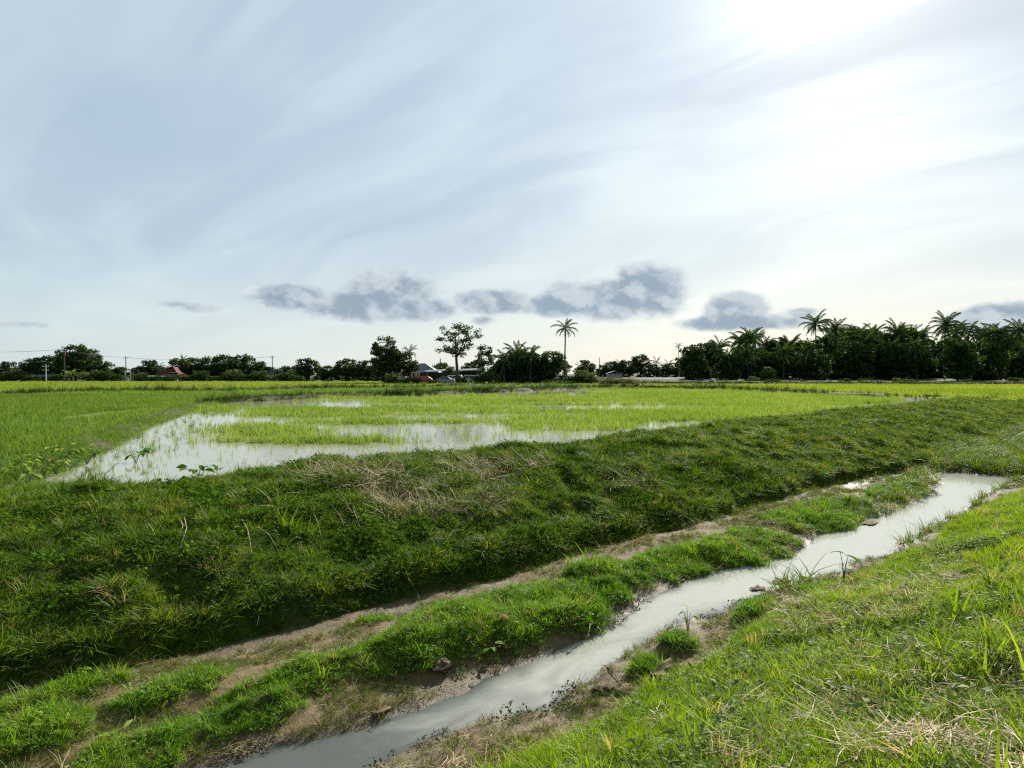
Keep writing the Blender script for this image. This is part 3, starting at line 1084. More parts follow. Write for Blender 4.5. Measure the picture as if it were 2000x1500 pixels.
    strew('bank_weeds', 'small glossy weeds among the near grass', P_LEAF, A, M_WEED, .8, 13, .35, cat='weeds')
    A = [sample(-1, 10, lambda s: fB(s) - 5.5, lambda s: fB(s) - .1, 50, r)]
    strew('bank_litter', 'thin dead stalks lying in the near grass', P_STRAW, [thin(A[0], lambda s, n: np.clip(.3 + 1.3 * fbm(s * .7, n * .7, 3, 99), 0, 1))], M_STRAW, .9, 14, .25, cat='straw')
    A = [sample(25.2, 45, lambda s: fR(s) - .6, lambda s: fF(s) + .3, 55, r)]
    strew('marsh_grass', 'dark marshy grass filling the far end of the ditch', P_LONG + P_LUSH, A, M_SLOPE, 1.5, 16, .2)
    wl = lambda s, n: (np.abs(lookup(ZG, s, n) - WATER_Z) < .035) * np.clip(.5 + 1.3 * fbm(s * 2, n * 2, 2, 103), 0, 1)
    A = [thin(sample(1, 30, lambda s: fR(s) - .5, lambda s: fL(s) + .9, 130, r), wl)]
    strew('waterline_litter', 'dark rotting leaf litter along the stream edges', P_LEAF, A, M_ROT, .5, 17, .4, cat='litter')
    # water's edge sedge in the ditch
    A = [thin(sample(8, 30, lambda s: fR(s) - .25, lambda s: fR(s) + .1, 60, r), lambda s, n: np.clip(.2 + 1.4 * fbm(s, n, 2, 101), 0, 1)), thin(sample(16, 32, lambda s: fL(s) - .2, lambda s: fL(s) + .8, 26, r), lambda s, n: np.full(len(s), .6))]
    strew('waterside_sedge', 'dark upright sedge at the edge of the stream', P_LONG, A, M_SLOPE, 1.25, 15, .12)


grow_banks()


def grow_paddies():
    r = RNG
    # the flooded paddy: shoots by density, open water near the dike and on the left
    def cand(P, dens, ymin, ymax):
        lo, hi = P.min(0), P.max(0)
        hi = np.minimum(hi, [400, ymax])
        lo = np.maximum(lo, [-260, ymin])
        if hi[1] <= lo[1]:
            return np.zeros(0), np.zeros(0)
        k = int((hi[0] - lo[0]) * (hi[1] - lo[1]) * dens)
        x, y = lo[0] + r.random(k) * (hi[0] - lo[0]), lo[1] + r.random(k) * (hi[1] - lo[1])
        q = np.abs(x) < y * .80 + 3
        x, y = x[q], y[q]
        q = inside(P, x, y)
        return x[q], y[q]

    def density(x, y):
        s, n = sn(x, y)
        gap = n - rn(RC, s)
        d = .58 + 1.6 * fbm(x * .10 + y * .02, y * .34, 4, 111)
        right = sstep(-3, 13, x - (y - 20) * .16)
        d = d * .60 + right * .76 - .42
        d = d - (1 - sstep(1.2, 4.5, gap)) * (.75 + .5 * fbm(x * .3, y * .3, 2, 113))
        # open water beside the left bund and in front of the middle bund
        px = 1000 + x / y * FPX
        lx = np.interp(y, [p[1] for p in BUND_LEFT], [p[0] for p in BUND_LEFT])
        d = d - (1 - sstep(1.5, 6.5, x - lx)) * .7
        my = np.interp(x, [p[0] for p in BUND_MID], [p[1] for p in BUND_MID])
        d = d - (1 - sstep(2.5, 9.0, my - y)) * (1.3 * sstep(8, 18, x) + .35) * (.8 + .6 * fbm(x * .12, 3.0, 2, 117))
        return np.clip(d, .0, 1)
    x, y = cand(FIELD_M, 75, 9, 26)
    q = r.random(len(x)) < density(x, y) * .5 + .03
    P = np.stack([x[q], y[q], np.full(q.sum(), -.02)], 1)
    scatter('rice_shoots', 'thin young rice shoots standing in the flooded paddy', P_RICE, P, .85 * np.exp(r.normal(0, .25, len(P))), M_RICE, .12, 31, 'rice')
    x, y = cand(FIELD_M, 22, 24, 110)
    q = r.random(len(x)) < density(x, y) * 1.05 + .008
    P = np.stack([x[q], y[q], np.full(q.sum(), -.02)], 1)
    scatter('rice_stand', 'yellow-green stand of young rice farther out in the flooded paddy', P_CLUMP, P, np.exp(r.normal(0, .25, len(P))), M_RICE, .1, 32, 'rice')
    x, y = cand(FIELD_L, 26, 8, 62)
    pud = inside(poly((120, 818), (200, 804), (285, 799), (280, 803), (210, 813), (140, 822)), x, y)
    q = ~pud & (r.random(len(x)) < np.clip(.75 + .8 * fbm(x * .2, y * .2, 3, 115), .25, 1))
    P = np.stack([x[q], y[q], np.full(q.sum(), .0)], 1)
    scatter('dense_rice', 'dense green carpet of young rice left of the weedy bund', P_CLUMP, P, 1.0 * np.exp(r.normal(0, .2, len(P))), M_RICEL, .1, 33, 'rice')
    x, y = cand(FIELD_L, 3.0, 58, 130)
    P = np.stack([x, y, np.zeros(len(x))], 1)
    scatter('dense_rice_beyond', 'green rice beyond the flooded paddy', P_FARCL, P, np.exp(r.normal(0, .2, len(P))), M_RICEL, .06, 34, 'rice')
    xs, ys = zip(*[cand(FIELD_B, 2.0, 60, 185), cand(FIELD_R, 2.4, 45, 122)])
    x, y = np.concatenate(xs), np.concatenate(ys)
    P = np.stack([x, y, np.zeros(len(x))], 1)
    scatter('far_rice', 'pale green rice in the far paddies', P_FARCL, P, np.exp(r.normal(0, .2, len(P))), M_RICEF, .06, 35, 'rice')
    # bund grass
    A = np.concatenate([on_strip(BUND_LEFT, .95, .12, 70, r, far_ref=20), on_strip(BUND_TIP, .9, .09, 120, r)])
    B = on_strip(BUND_LEFT, 1.0, .10, 16, r, far_ref=30)
    scatter('bund_grass', 'green grass on the bund beside the flooded paddy', P_LUSH + P_LONG, A[in_view(A)], 0.8 * np.exp(r.normal(0, .25, in_view(A).sum())), M_BUNDG, .3, 36)
    E = on_strip([(a + 1.0, b) for a, b in BUND_LEFT], 1.5, -.02, 5.0, r, far_ref=30)
    E = E[in_view(E) & (fbm(E[:, 0] * .6, E[:, 1] * .6, 2, 123) > -.1)]
    scatter('bund_sedge', 'ragged sedge standing in the water beside the weedy bund', P_LONG + P_RICE, np.stack([E[:, 0], E[:, 1], np.full(len(E), -.03)], 1), 1.1 * np.exp(r.normal(0, .3, len(E))), M_BUNDG, .2, 39)
    C = np.concatenate([on_strip(BUND_MID, .9, .28, 45, r, far_ref=26), on_strip(BUND_BACK, .9, .3, 45, r, far_ref=26), on_strip(BUND_FAR, 1.1, .45, 60, r, far_ref=26)])
    C = C[in_view(C)]
    scatter('far_bund_grass', 'dark grass along the farther bunds', P_REED, C, .52 * np.where(C[:, 1] < 62, .62, 1.0) * np.exp(r.normal(0, .35, len(C)) + .35 * fbm(C[:, 0] * .12, C[:, 1] * .12, 3, 119)), M_DARKG, .2, 37)
    # low bed islands of weeds standing in the flooded paddy
    isl = []
    for (px, py, w, h, k) in [(560, 801, 85, 6, 420), (520, 842, 110, 12, 420), (600, 862, 200, 7, 300), (420, 800, 60, 8, 240), (700, 825, 150, 5, 260)]:
        for _ in range(k):
            q = at(px + r.normal(0, w * .5), py + r.normal(0, h * .5), 0)
            isl.append((q.x, q.y, -.02))
    scatter('paddy_weed_islands', 'low weedy islands in the flooded paddy', P_CLUMP, np.array(isl), .8 * np.exp(r.normal(0, .3, len(isl))), M_RICE, .15, 38, 'weeds')


grow_paddies()

# ------------------------------------------------------------------ far trees, palms, houses, machines
def foliage_mat(name, a, b, c, trans=.3):
    return leafy(name, (a, b, c), trans=trans, patch=.35, fine=2.2, rough=.7, gloss=.08)


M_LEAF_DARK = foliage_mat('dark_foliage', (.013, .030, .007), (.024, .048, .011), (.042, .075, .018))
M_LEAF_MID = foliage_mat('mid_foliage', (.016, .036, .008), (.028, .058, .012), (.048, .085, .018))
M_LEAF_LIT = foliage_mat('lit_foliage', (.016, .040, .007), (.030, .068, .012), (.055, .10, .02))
M_LEAF_LIGHT = foliage_mat('light_foliage', (.045, .085, .014), (.07, .12, .02), (.10, .16, .03))
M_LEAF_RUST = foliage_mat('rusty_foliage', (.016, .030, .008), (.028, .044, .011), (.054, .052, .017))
M_LEAF_GREY = foliage_mat('grey_bush', (.04, .055, .022), (.07, .085, .035), (.12, .12, .065))
M_FROND = foliage_mat('palm_frond', (.018, .040, .010), (.032, .064, .015), (.058, .095, .026), .3)
M_BANANA = foliage_mat('banana_leaf', (.06, .12, .02), (.09, .16, .03), (.13, .20, .05), .4)
M_BARK = plain('bark', (.07, .058, .045), .95, .35, 3.0)
M_PALM_BARK = plain('palm_bark', (.055, .048, .04), .95, .3, 4.0)


def broadleaf(seed, H, R, base, n_clump, clump_r, leaves, leaf, trunk_r, flat=.75, open_=False, skew=0.0, limbs=6):
    """a tree as (wood mesh builder, foliage mesh builder): clumps spread through a crown, each carried by a branch"""
    r = random.Random(seed)
    cz = base + (H - base) * .52
    rz = (H - base) * .5
    cl = []
    tries = 0
    while len(cl) < n_clump and tries < 4000:
        tries += 1
        v = Vector((r.gauss(0, 1), r.gauss(0, 1), r.gauss(0, 1))).normalized() * (r.random() ** (.33 if not open_ else .22))
        lump = 1 + .22 * math.sin(v.x * 4.1 + seed) * math.cos(v.y * 3.7 + seed * 2)
        p = Vector((v.x * R * lump + skew * R * v.z, v.y * R * lump, cz + v.z * rz * (1.0 if v.z > 0 else flat)))
        if open_ and any((p - q).length < clump_r * .95 for q in cl):
            continue
        cl.append(p)
    wood, fol = MB(), MB()
    fork = base + (H - base) * (.22 if not open_ else .10)
    tp = [Vector((0, 0, -.2)), Vector((r.gauss(0, .08), r.gauss(0, .08), base * .5)), Vector((r.gauss(0, .15), r.gauss(0, .15), fork)), Vector((skew * R * .4 + r.gauss(0, .2), r.gauss(0, .2), cz + rz * .35))]
    wood.tube(tp, [trunk_r * 1.35, trunk_r, trunk_r * .8, trunk_r * .2], 8)
    seeds_ = r.sample(cl, min(limbs, len(cl)))
    mids = []
    for q in seeds_:
        st = tp[2].lerp(tp[3], r.uniform(0, .4))
        m = st.lerp(q, .5) + Vector((0, 0, -.06 * H + r.gauss(0, .15)))
        wood.tube([st, m, q], [trunk_r * .5, trunk_r * .32, trunk_r * .12], 6)
        mids += [m, st.lerp(q, .75)]
    for q in cl:
        m = min(mids, key=lambda k: (k - q).length)
        k = m.lerp(q, .5) + Vector((r.gauss(0, .15), r.gauss(0, .15), r.gauss(0, .1)))
        wood.tube([m, k, q], [trunk_r * .2, trunk_r * .13, trunk_r * .05], 4)
    per = max(4, leaves // len(cl))
    for q in cl:
        cr = clump_r * r.uniform(.7, 1.3)
        for _ in range(per):
            v = Vector((r.gauss(0, 1), r.gauss(0, 1), r.gauss(0, .8))).normalized() * cr * (r.random() ** .5)
            c = q + Vector((v.x, v.y, v.z * .7))
            s = leaf * r.uniform(.6, 1.4)
            a = Vector((r.gauss(0, 1), r.gauss(0, 1), r.gauss(0, .7))).normalized()
            b = a.cross(Vector((r.gauss(0, 1), r.gauss(0, 1), r.gauss(0, 1)))).normalized()
            fol.add([c - a * s, c + b * s * .55, c + a * s, c - b * s * .5], [(0, 1, 2, 3)])
    return wood.mesh('trunk', True), fol.mesh('crown')


_tree_cache = {}


def tree(name, label, cat, kind, px, py_base, depth, scale=1.0, rot=None, mat=None, group=None, z=0.0, sx=1.0):
    """kind is a key of TREE_KINDS; the base stands at depth, on ground z"""
    if kind not in _tree_cache:
        _tree_cache[kind] = broadleaf(**TREE_KINDS[kind])
    w, f = _tree_cache[kind]
    t = thing(name, label, cat, (atd(px, depth), depth, z), rot if rot is not None else random.Random(px * 7 + depth).random() * 6.28, group)
    t.scale = (scale * sx, scale * sx, scale)
    wo = link('trunk', w, None, t)
    fo = link('crown', f, None, t)
    for o, m in ((wo, M_BARK), (fo, mat or M_LEAF_DARK)):
        if len(o.data.materials) == 0:
            o.data.materials.append(m)
        o.material_slots[0].link = 'OBJECT'
        o.material_slots[0].material = m
    return t


TREE_KINDS = {
    'round': dict(seed=1, H=6, R=3.1, base=-.4, n_clump=90, clump_r=.85, leaves=5200, leaf=.23, trunk_r=.18, flat=1.0),
    'round2': dict(seed=2, H=6, R=3.6, base=-.5, n_clump=95, clump_r=.9, leaves=5600, leaf=.24, trunk_r=.2, flat=1.0),
    'tall': dict(seed=3, H=9.5, R=4.6, base=.9, n_clump=95, clump_r=1.1, leaves=6000, leaf=.27, trunk_r=.28, skew=.15, flat=.95),
    'open': dict(seed=4, H=11.6, R=4.5, base=4.2, n_clump=46, clump_r=.95, leaves=2600, leaf=.20, trunk_r=.32, open_=True, limbs=9, flat=.8),
    'slim': dict(seed=5, H=8.0, R=1.9, base=2.2, n_clump=26, clump_r=.8, leaves=1500, leaf=.2, trunk_r=.18, open_=True),
    'cone': dict(seed=6, H=9.2, R=2.9, base=.2, n_clump=90, clump_r=.8, leaves=5000, leaf=.24, trunk_r=.2, flat=1.0),
    'big': dict(seed=7, H=12, R=5.4, base=-.6, n_clump=130, clump_r=1.35, leaves=6500, leaf=.36, trunk_r=.35, flat=1.0),
    'mass': dict(seed=10, H=9, R=4.6, base=-1.8, n_clump=130, clump_r=1.2, leaves=7000, leaf=.36, trunk_r=.3, flat=1.0),
    'bush': dict(seed=8, H=2.4, R=1.7, base=.0, n_clump=46, clump_r=.5, leaves=2200, leaf=.14, trunk_r=.07, flat=1.0),
    'bush2': dict(seed=9, H=1.8, R=2.2, base=.0, n_clump=46, clump_r=.5, leaves=2200, leaf=.14, trunk_r=.06, flat=1.0),
}


def frond_mesh(seed, L, lift, droop, n=22, leaf=.62):
    """one palm frond: arched midrib with a comb of hanging leaflets on both sides; grows along +x"""
    r = random.Random(seed)
    mb = MB()
    pts = []
    for i in range(9):
        t = i / 8
        a = lift - droop * t * t
        if i == 0:
            p = Vector((0, 0, 0))
        else:
            p = pts[-1] + Vector((math.cos(a), 0, math.sin(a))) * (L / 8)
        pts.append(p)
    mb.tube(pts, [.05 * (1 - .8 * i / 8) for i in range(9)], 4)
    for i in range(n):
        t = .12 + .88 * i / (n - 1)
        k = min(7, int(t * 8))
        p = pts[k].lerp(pts[k + 1], t * 8 - k)
        d = (pts[k + 1] - pts[k]).normalized()
        ll = leaf * (math.sin(math.pi * (.12 + .80 * t)) ** .7) * r.uniform(.8, 1.1)
        for sd in (-1, 1):
            out = (Vector((0, sd, 0)) * .8 + d * .55 + Vector((0, 0, -.45 - .4 * t + r.gauss(0, .12)))).normalized()
            w = d * .055
            e1 = p + out * ll * .6
            e2 = p + (out + Vector((0, 0, -.35))).normalized() * ll
            mb.add([p - w, p + w, e1 + w * .9, e1 - w * .9, e2], [(0, 1, 2, 3), (3, 2, 4)])
    return mb.mesh('frond')


FRONDS = [frond_mesh(1, 3.3, 1.15, .9), frond_mesh(2, 3.6, .75, 1.3), frond_mesh(3, 3.6, .35, 1.5), frond_mesh(4, 3.3, -.1, 1.35), frond_mesh(5, 2.9, -.6, .9)]
for f in FRONDS:
    f.materials.append(M_FROND)
TRUNKS = {}


def palm(name, label, px, depth, H, z=0.0, lean=(0, 0), n=17, size=1.0, seed=0, group=None, cat='palm'):
    r = random.Random(seed * 13 + int(px))
    t = thing(name, label, cat, (atd(px, depth), depth, z), r.random() * .3, group)
    key = (round(H * 2) / 2, lean)
    top = Vector((lean[0], lean[1], H))
    if key not in TRUNKS:
        mb = MB()
        pts = [Vector((lean[0] * q * q, lean[1] * q * q, -.3 + (H + .3) * q)) for q in [i / 7 for i in range(8)]]
        mb.tube(pts, [.26, .19, .16, .15, .14, .13, .13, .12], 8)
        TRUNKS[key] = mb.mesh('trunk', True)
        TRUNKS[key].materials.append(M_PALM_BARK)
    link('trunk', TRUNKS[key], None, t)
    for i in range(n):
        q = i / (n - 1)
        k = min(4, int(q * 5 + r.uniform(-.4, .4)))
        o = link('frond', FRONDS[max(0, k)], None, t)
        o.location = top + Vector((0, 0, -.25 * q))
        o.rotation_euler = (r.gauss(0, .12), r.gauss(0, .12), i * 2.399 + r.gauss(0, .2))
        o.scale = (size * r.uniform(.85, 1.12),) * 3
    return t


def ordinal(i):
    return ['first', 'second', 'third', 'fourth', 'fifth', 'sixth', 'seventh', 'eighth', 'ninth', 'tenth', 'eleventh', 'twelfth', 'thirteenth', 'fourteenth', 'fifteenth', 'sixteenth', 'seventeenth', 'eighteenth', 'nineteenth', 'twentieth',
            'twenty-first', 'twenty-second', 'twenty-third', 'twenty-fourth', 'twenty-fifth', 'twenty-sixth', 'twenty-seventh', 'twenty-eighth', 'twenty-ninth', 'thirtieth'][i]


# --- the raised lane and canal in front of the grove
def lane():
    V = [(30, 170, -.05), (30, 173, .62), (30, 210, .66), (30, 900, .7), (620, 186, -.05), (620, 189, .62), (620, 230, .66), (620, 900, .7)]
    me = mesh_np('embankment', V, [(0, 4, 5, 1), (1, 5, 6, 2), (2, 6, 7, 3)])
    tag(link('embankment', me, plain('embankment_earth', (.028, .034, .016), .95, .35, .6)), 'low grey embankment under the palm grove', kind='structure')
    me = mesh_np('canal', [(40, 131, .03), (300, 137, .03), (300, 139, .03), (40, 132.2, .03)], [(0, 1, 2, 3)])
    me.attributes.new('silt_sheen', 'FLOAT', 'POINT').data.foreach_set('value', np.full(4, .5, np.float32))
    tag(link('canal', me, bpy.data.materials['paddy_water']), 'thin bright strip of water before the palm grove', kind='structure')
    V, Fq = strip_mesh([(18, 146), (120, 150), (330, 162)], 1.6, .5, 2.0, 9, mounds=.2)
    tag(link('bund', smooth(mesh_np('bund', V, Fq)), M_BUND), 'dark dike between the far water strip and the embankment', kind='structure')


lane()

# --- the palm grove on the right
GZ = .62


def grove():
    r = random.Random(77)
    front = [(1408, 8.5, .9), (1440, 10.5, 1.0), (1472, 12.0, 1.05), (1502, 10.6, .95), (1545, 10.6, 1.0), (1598, 15.4, 1.0), (1632, 14.6, 1.0), (1664, 12.2, 1.05), (1686, 11.0, 1.0), (1745, 13.0, 1.05),
             (1802, 11.6, .95), (1836, 14.8, 1.1), (1858, 14.6, 1.0), (1895, 12.6, .95), (1922, 13.6, 1.05), (1956, 12.2, 1.15), (1986, 13.6, 1.1), (2030, 13.0, 1.1)]
    for i, (px, H, sz) in enumerate(front):
        lab = '%s coconut palm from the left in the front row of the dark grove' % ordinal(i)
        if px == 1598:
            lab = 'coconut palm standing clear above the dark grove with arching fronds'
        if px == 1836:
            lab = 'tall coconut palm crown rising above the light green tree in the grove'
        lean = {1664: (1.3, 0.0), 1440: (1.6, .3), 1956: (-.6, 0)}.get(px, (r.choice((-.5, 0, .5)), 0.0))
        palm('coconut_palm', lab, px + r.uniform(-7, 7), 178 + r.uniform(-4, 8), H * .95 + (r.uniform(-1.8, .4) if px not in (1598, 1836) else 0), GZ, lean, 26, sz * 1.3, i, 'palms of the grove')
    back = [(1455, 11.0), (1486, 11.6), (1546, 11.0), (1612, 13.6), (1648, 13.8), (1704, 13.4), (1758, 13.8), (1788, 12.6), (1872, 12.6), (1908, 12.4), (1972, 12.8), (2008, 13.0)]
    for i, (px, H) in enumerate(back):
        palm('coconut_palm', '%s coconut palm from the left in the back row of the dark grove' % ordinal(i), px + r.uniform(-9, 9), 196 + r.uniform(-6, 6), H * .95 + r.uniform(-2.0, .8), GZ, (r.choice((-.5, 0, .5)), 0.0), 22, 1.35, 40 + i, 'palms of the grove')
    low = [(1418, 5.0), (1462, 6.2), (1530, 6.6), (1575, 5.8), (1650, 7.4), (1690, 8.8), (1736, 7.6), (1790, 8.2), (1938, 7.2), (1965, 8.6)]
    for i, (px, H) in enumerate(low):
        palm('coconut_palm', '%s low-crowned palm from the left at the front of the dark grove' % ordinal(i), px, 173 + r.uniform(-2, 3), H, GZ, (r.choice((-.3, 0, .4)), 0.0), 24, 1.25, 140 + i, 'low palms of the grove')
    under = [(1352, 'big', .72, 'round dark tree at the left end of the palm grove'), (1384, 'big', .86, 'tall dark rounded tree beside the first grove palms'), (1425, 'round', 1.0, 'dark bushy tree under the first leaning palms'),
             (1462, 'round2', .95, 'dark bushy tree behind the small round green bush'), (1500, 'big', .55, 'dark spreading tree in the gap behind the green bush'), (1545, 'round', 1.15, 'dark bushy tree right of the green bush'), (1590, 'round2', 1.0, 'dark undergrowth tree below the clear standing palm'),
             (1630, 'big', .62, 'broad dark tree low in the middle of the grove'), (1672, 'round', 1.1, 'dark tree behind the leaning palm trunk'), (1712, 'round2', 1.05, 'dark tree right of the leaning palm trunk'), (1750, 'big', .62, 'large dark tree left of the light green tree'),
             (1795, 'round', 1.3, 'dark rounded tree touching the light green tree'), (1920, 'round2', 1.2, 'dark rounded tree right of the light green tree'), (1960, 'big', .6, 'broad dark tree low near the right end of the grove'), (2000, 'round', 1.2, 'dark tree at the right end of the grove'), (2045, 'round2', 1.3, 'dark tree beyond the right end of the grove')]
    for i, (px, k, s, lab) in enumerate(under):
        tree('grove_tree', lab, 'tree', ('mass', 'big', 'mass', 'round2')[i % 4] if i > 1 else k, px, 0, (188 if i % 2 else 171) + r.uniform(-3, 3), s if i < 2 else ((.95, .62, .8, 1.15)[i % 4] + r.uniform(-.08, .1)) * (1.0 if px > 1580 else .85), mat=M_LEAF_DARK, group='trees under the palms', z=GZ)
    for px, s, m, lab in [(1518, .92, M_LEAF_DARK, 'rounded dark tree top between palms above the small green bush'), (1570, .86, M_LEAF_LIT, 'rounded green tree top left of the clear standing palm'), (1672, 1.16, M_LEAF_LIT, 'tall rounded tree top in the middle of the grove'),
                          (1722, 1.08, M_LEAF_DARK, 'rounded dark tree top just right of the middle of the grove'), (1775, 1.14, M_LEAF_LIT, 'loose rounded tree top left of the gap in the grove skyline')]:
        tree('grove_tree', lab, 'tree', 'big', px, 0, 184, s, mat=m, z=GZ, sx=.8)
    back_u = [1360, 1400, 1445, 1485, 1525, 1565, 1608, 1650, 1690, 1730, 1772, 1812, 1855, 1895, 1940, 1980, 2025]
    for i, px in enumerate(back_u):
        tree('grove_tree', '%s dark tree from the left in the depth of the grove' % ordinal(i), 'tree', 'mass', px, 0, 206 + r.uniform(-4, 4), r.uniform(.95, 1.1) * (1.0 if px < 1580 else 1.3), mat=M_LEAF_DARK, group='trees in the depth of the grove', z=GZ)
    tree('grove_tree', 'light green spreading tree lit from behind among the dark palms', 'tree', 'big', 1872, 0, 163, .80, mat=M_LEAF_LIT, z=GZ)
    tree('round_bush', 'small round light green bush alone before the dark grove', 'bush', 'round', 1499, 0, 164, .50, mat=M_LEAF_LIGHT, z=GZ, sx=1.15)


grove()


# --- the middle group: open tree, palms, sheds, machines
def middle():
    D = 133.0
    tree('open_crowned_tree', 'tall dark tree with a high open crown in the middle', 'tree', 'open', 893, 0, D, 1.0, rot=.4, mat=M_LEAF_DARK)
    tree('slim_tree', 'slimmer dark tree right of the tall open-crowned tree', 'tree', 'slim', 946, 0, D + 3, .95, rot=1.2, mat=M_LEAF_DARK)
    tree('rusty_tree', 'pointed rusty green tree left of the sheds', 'tree', 'cone', 752, 0, D, .98, mat=M_LEAF_RUST, rot=.3, sx=1.0)
    tree('rusty_tree', 'lower rusty tree between the pointed tree and the grey roof', 'tree', 'round', 783, 0, D + 1, 1.05, mat=M_LEAF_RUST, rot=2.0)
    palm('spiky_palm', 'short spiky palm poking above the rusty trees', 800, D + 3, 6.4, 0, (0, 0), 12, .62, 3)
    palm('spiky_palm', 'spiky palm top crowning the pointed rusty tree', 756, D + 2, 8.2, 0, (0, 0), 11, .55, 5)
    palm('coconut_palm', 'lone tall coconut palm with a thin pale trunk against the sky', 1103, D, 11.0, 0, (.15, 0), 18, .82, 4)
    for i, (px, H, sz, lab) in enumerate([(985, 4.6, .95, 'leftmost low palm of the dark palm clump'), (1010, 5.8, 1.0, 'tallest low palm in the dark clump left of the lone palm'), (1036, 5.4, .95, 'low palm with drooping fronds in the middle of the dark clump'), (1060, 4.6, .9, 'low palm on the right of the dark clump')]):
        palm('clump_palm', lab, px, D - 1 + (i % 2) * 2, H, 0, (0, 0), 22, sz * 1.0, 20 + i, 'palms of the dark clump')
    tree('clump_tree', 'dark round tree behind the low palm clump', 'tree', 'round2', 1022, 0, D + 6, 1.12, mat=M_LEAF_DARK)
    tree('clump_tree', 'dark bushy tree between the palm clump and the lone palm', 'tree', 'round', 1077, 0, D + 3, 1.05, mat=M_LEAF_DARK)
    tree('clump_tree', 'low dark tree at the left foot of the palm clump', 'tree', 'round', 975, 0, D + 4, .7, mat=M_LEAF_DARK)
    for px, s, lab in [(995, .62, 'dark mass of leaves filling the left of the palm clump'), (1020, .72, 'dark mass of leaves filling the middle of the palm clump'), (1048, .66, 'dark mass of leaves filling the right of the palm clump')]:
        tree('clump_tree', lab, 'tree', 'mass', px, 0, D + 2, s, mat=M_LEAF_DARK)
    for i, (px, s, lab) in enumerate([(868, .75, 'dark bush behind the parked vehicles'), (925, .8, 'dark low tree behind the white shed roof'), (840, .6, 'dark bush behind the grey hipped roof')]):
        tree('low_tree', lab, 'tree', 'round2', px, 0, D + 26, s, mat=M_LEAF_DARK)
    for i, (px, s, m, lab) in enumerate([(765, .9, M_LEAF_GREY, 'greyish bush at the foot of the pointed rusty tree'), (788, .75, M_LEAF_MID, 'low green bush before the red machine'), (812, .55, M_LEAF_MID, 'small bush under the red machine'), (845, .5, M_LEAF_MID, 'small green bush between machine and grey car'),
                                         (903, .62, M_LEAF_DARK, 'dark bush before the white van'), (938, .85, M_LEAF_DARK, 'dark bush at the foot of the slimmer tree'), (958, 1.1, M_LEAF_DARK, 'dark bush joining the slimmer tree to the palm clump'), (1120, .95, M_LEAF_MID, 'bush at the foot of the lone palm'), (1142, 1.15, M_LEAF_GREY, 'grey green bush right of the lone palm'), (1165, .8, M_LEAF_GREY, 'low grey bush second right of the lone palm')]):
        tree('bush', lab, 'bush', 'bush' if i % 2 == 0 else 'bush2', px, 0, D - 7, s, mat=m)
    # reeds by the water
    for i, (px, d, lab) in enumerate([(1192, 116, 'left pale-topped reed clump at the water strip'), (1222, 116, 'right brown reed clump at the water strip')]):
        rr = random.Random(i)
        V, Fs = [], []
        for _ in range(500):
            a, q = rr.random() * 6.28, math.sqrt(rr.random())
            blade(V, Fs, (1.9 * q * math.cos(a), 1.0 * q * math.sin(a), 0), rr.random() * 6.28, rr.uniform(1.0, 1.9), .06, .4, .2, 0, 3)
        me = mesh_np('leaves', V, Fs)
        t = thing('reed_clump', lab, 'reeds', (atd(px, d), d, 0), 0, 'reed clumps')
        link('leaves', me, leafy('reed_leaves_%d' % i, ((.05, .05, .02), (.09, .085, .035), (.17, .15, .08)), trans=.35, patch=1.0), t)
    tree('small_tree', 'small dark round tree right of the lone palm', 'tree', 'round', 1143, 0, 190, .95, mat=M_LEAF_DARK)
    palm('far_palm', 'thin far palm beside the small dark round tree', 1131, 200, 4.2, 0, (0, 0), 10, .5, 61)


middle()


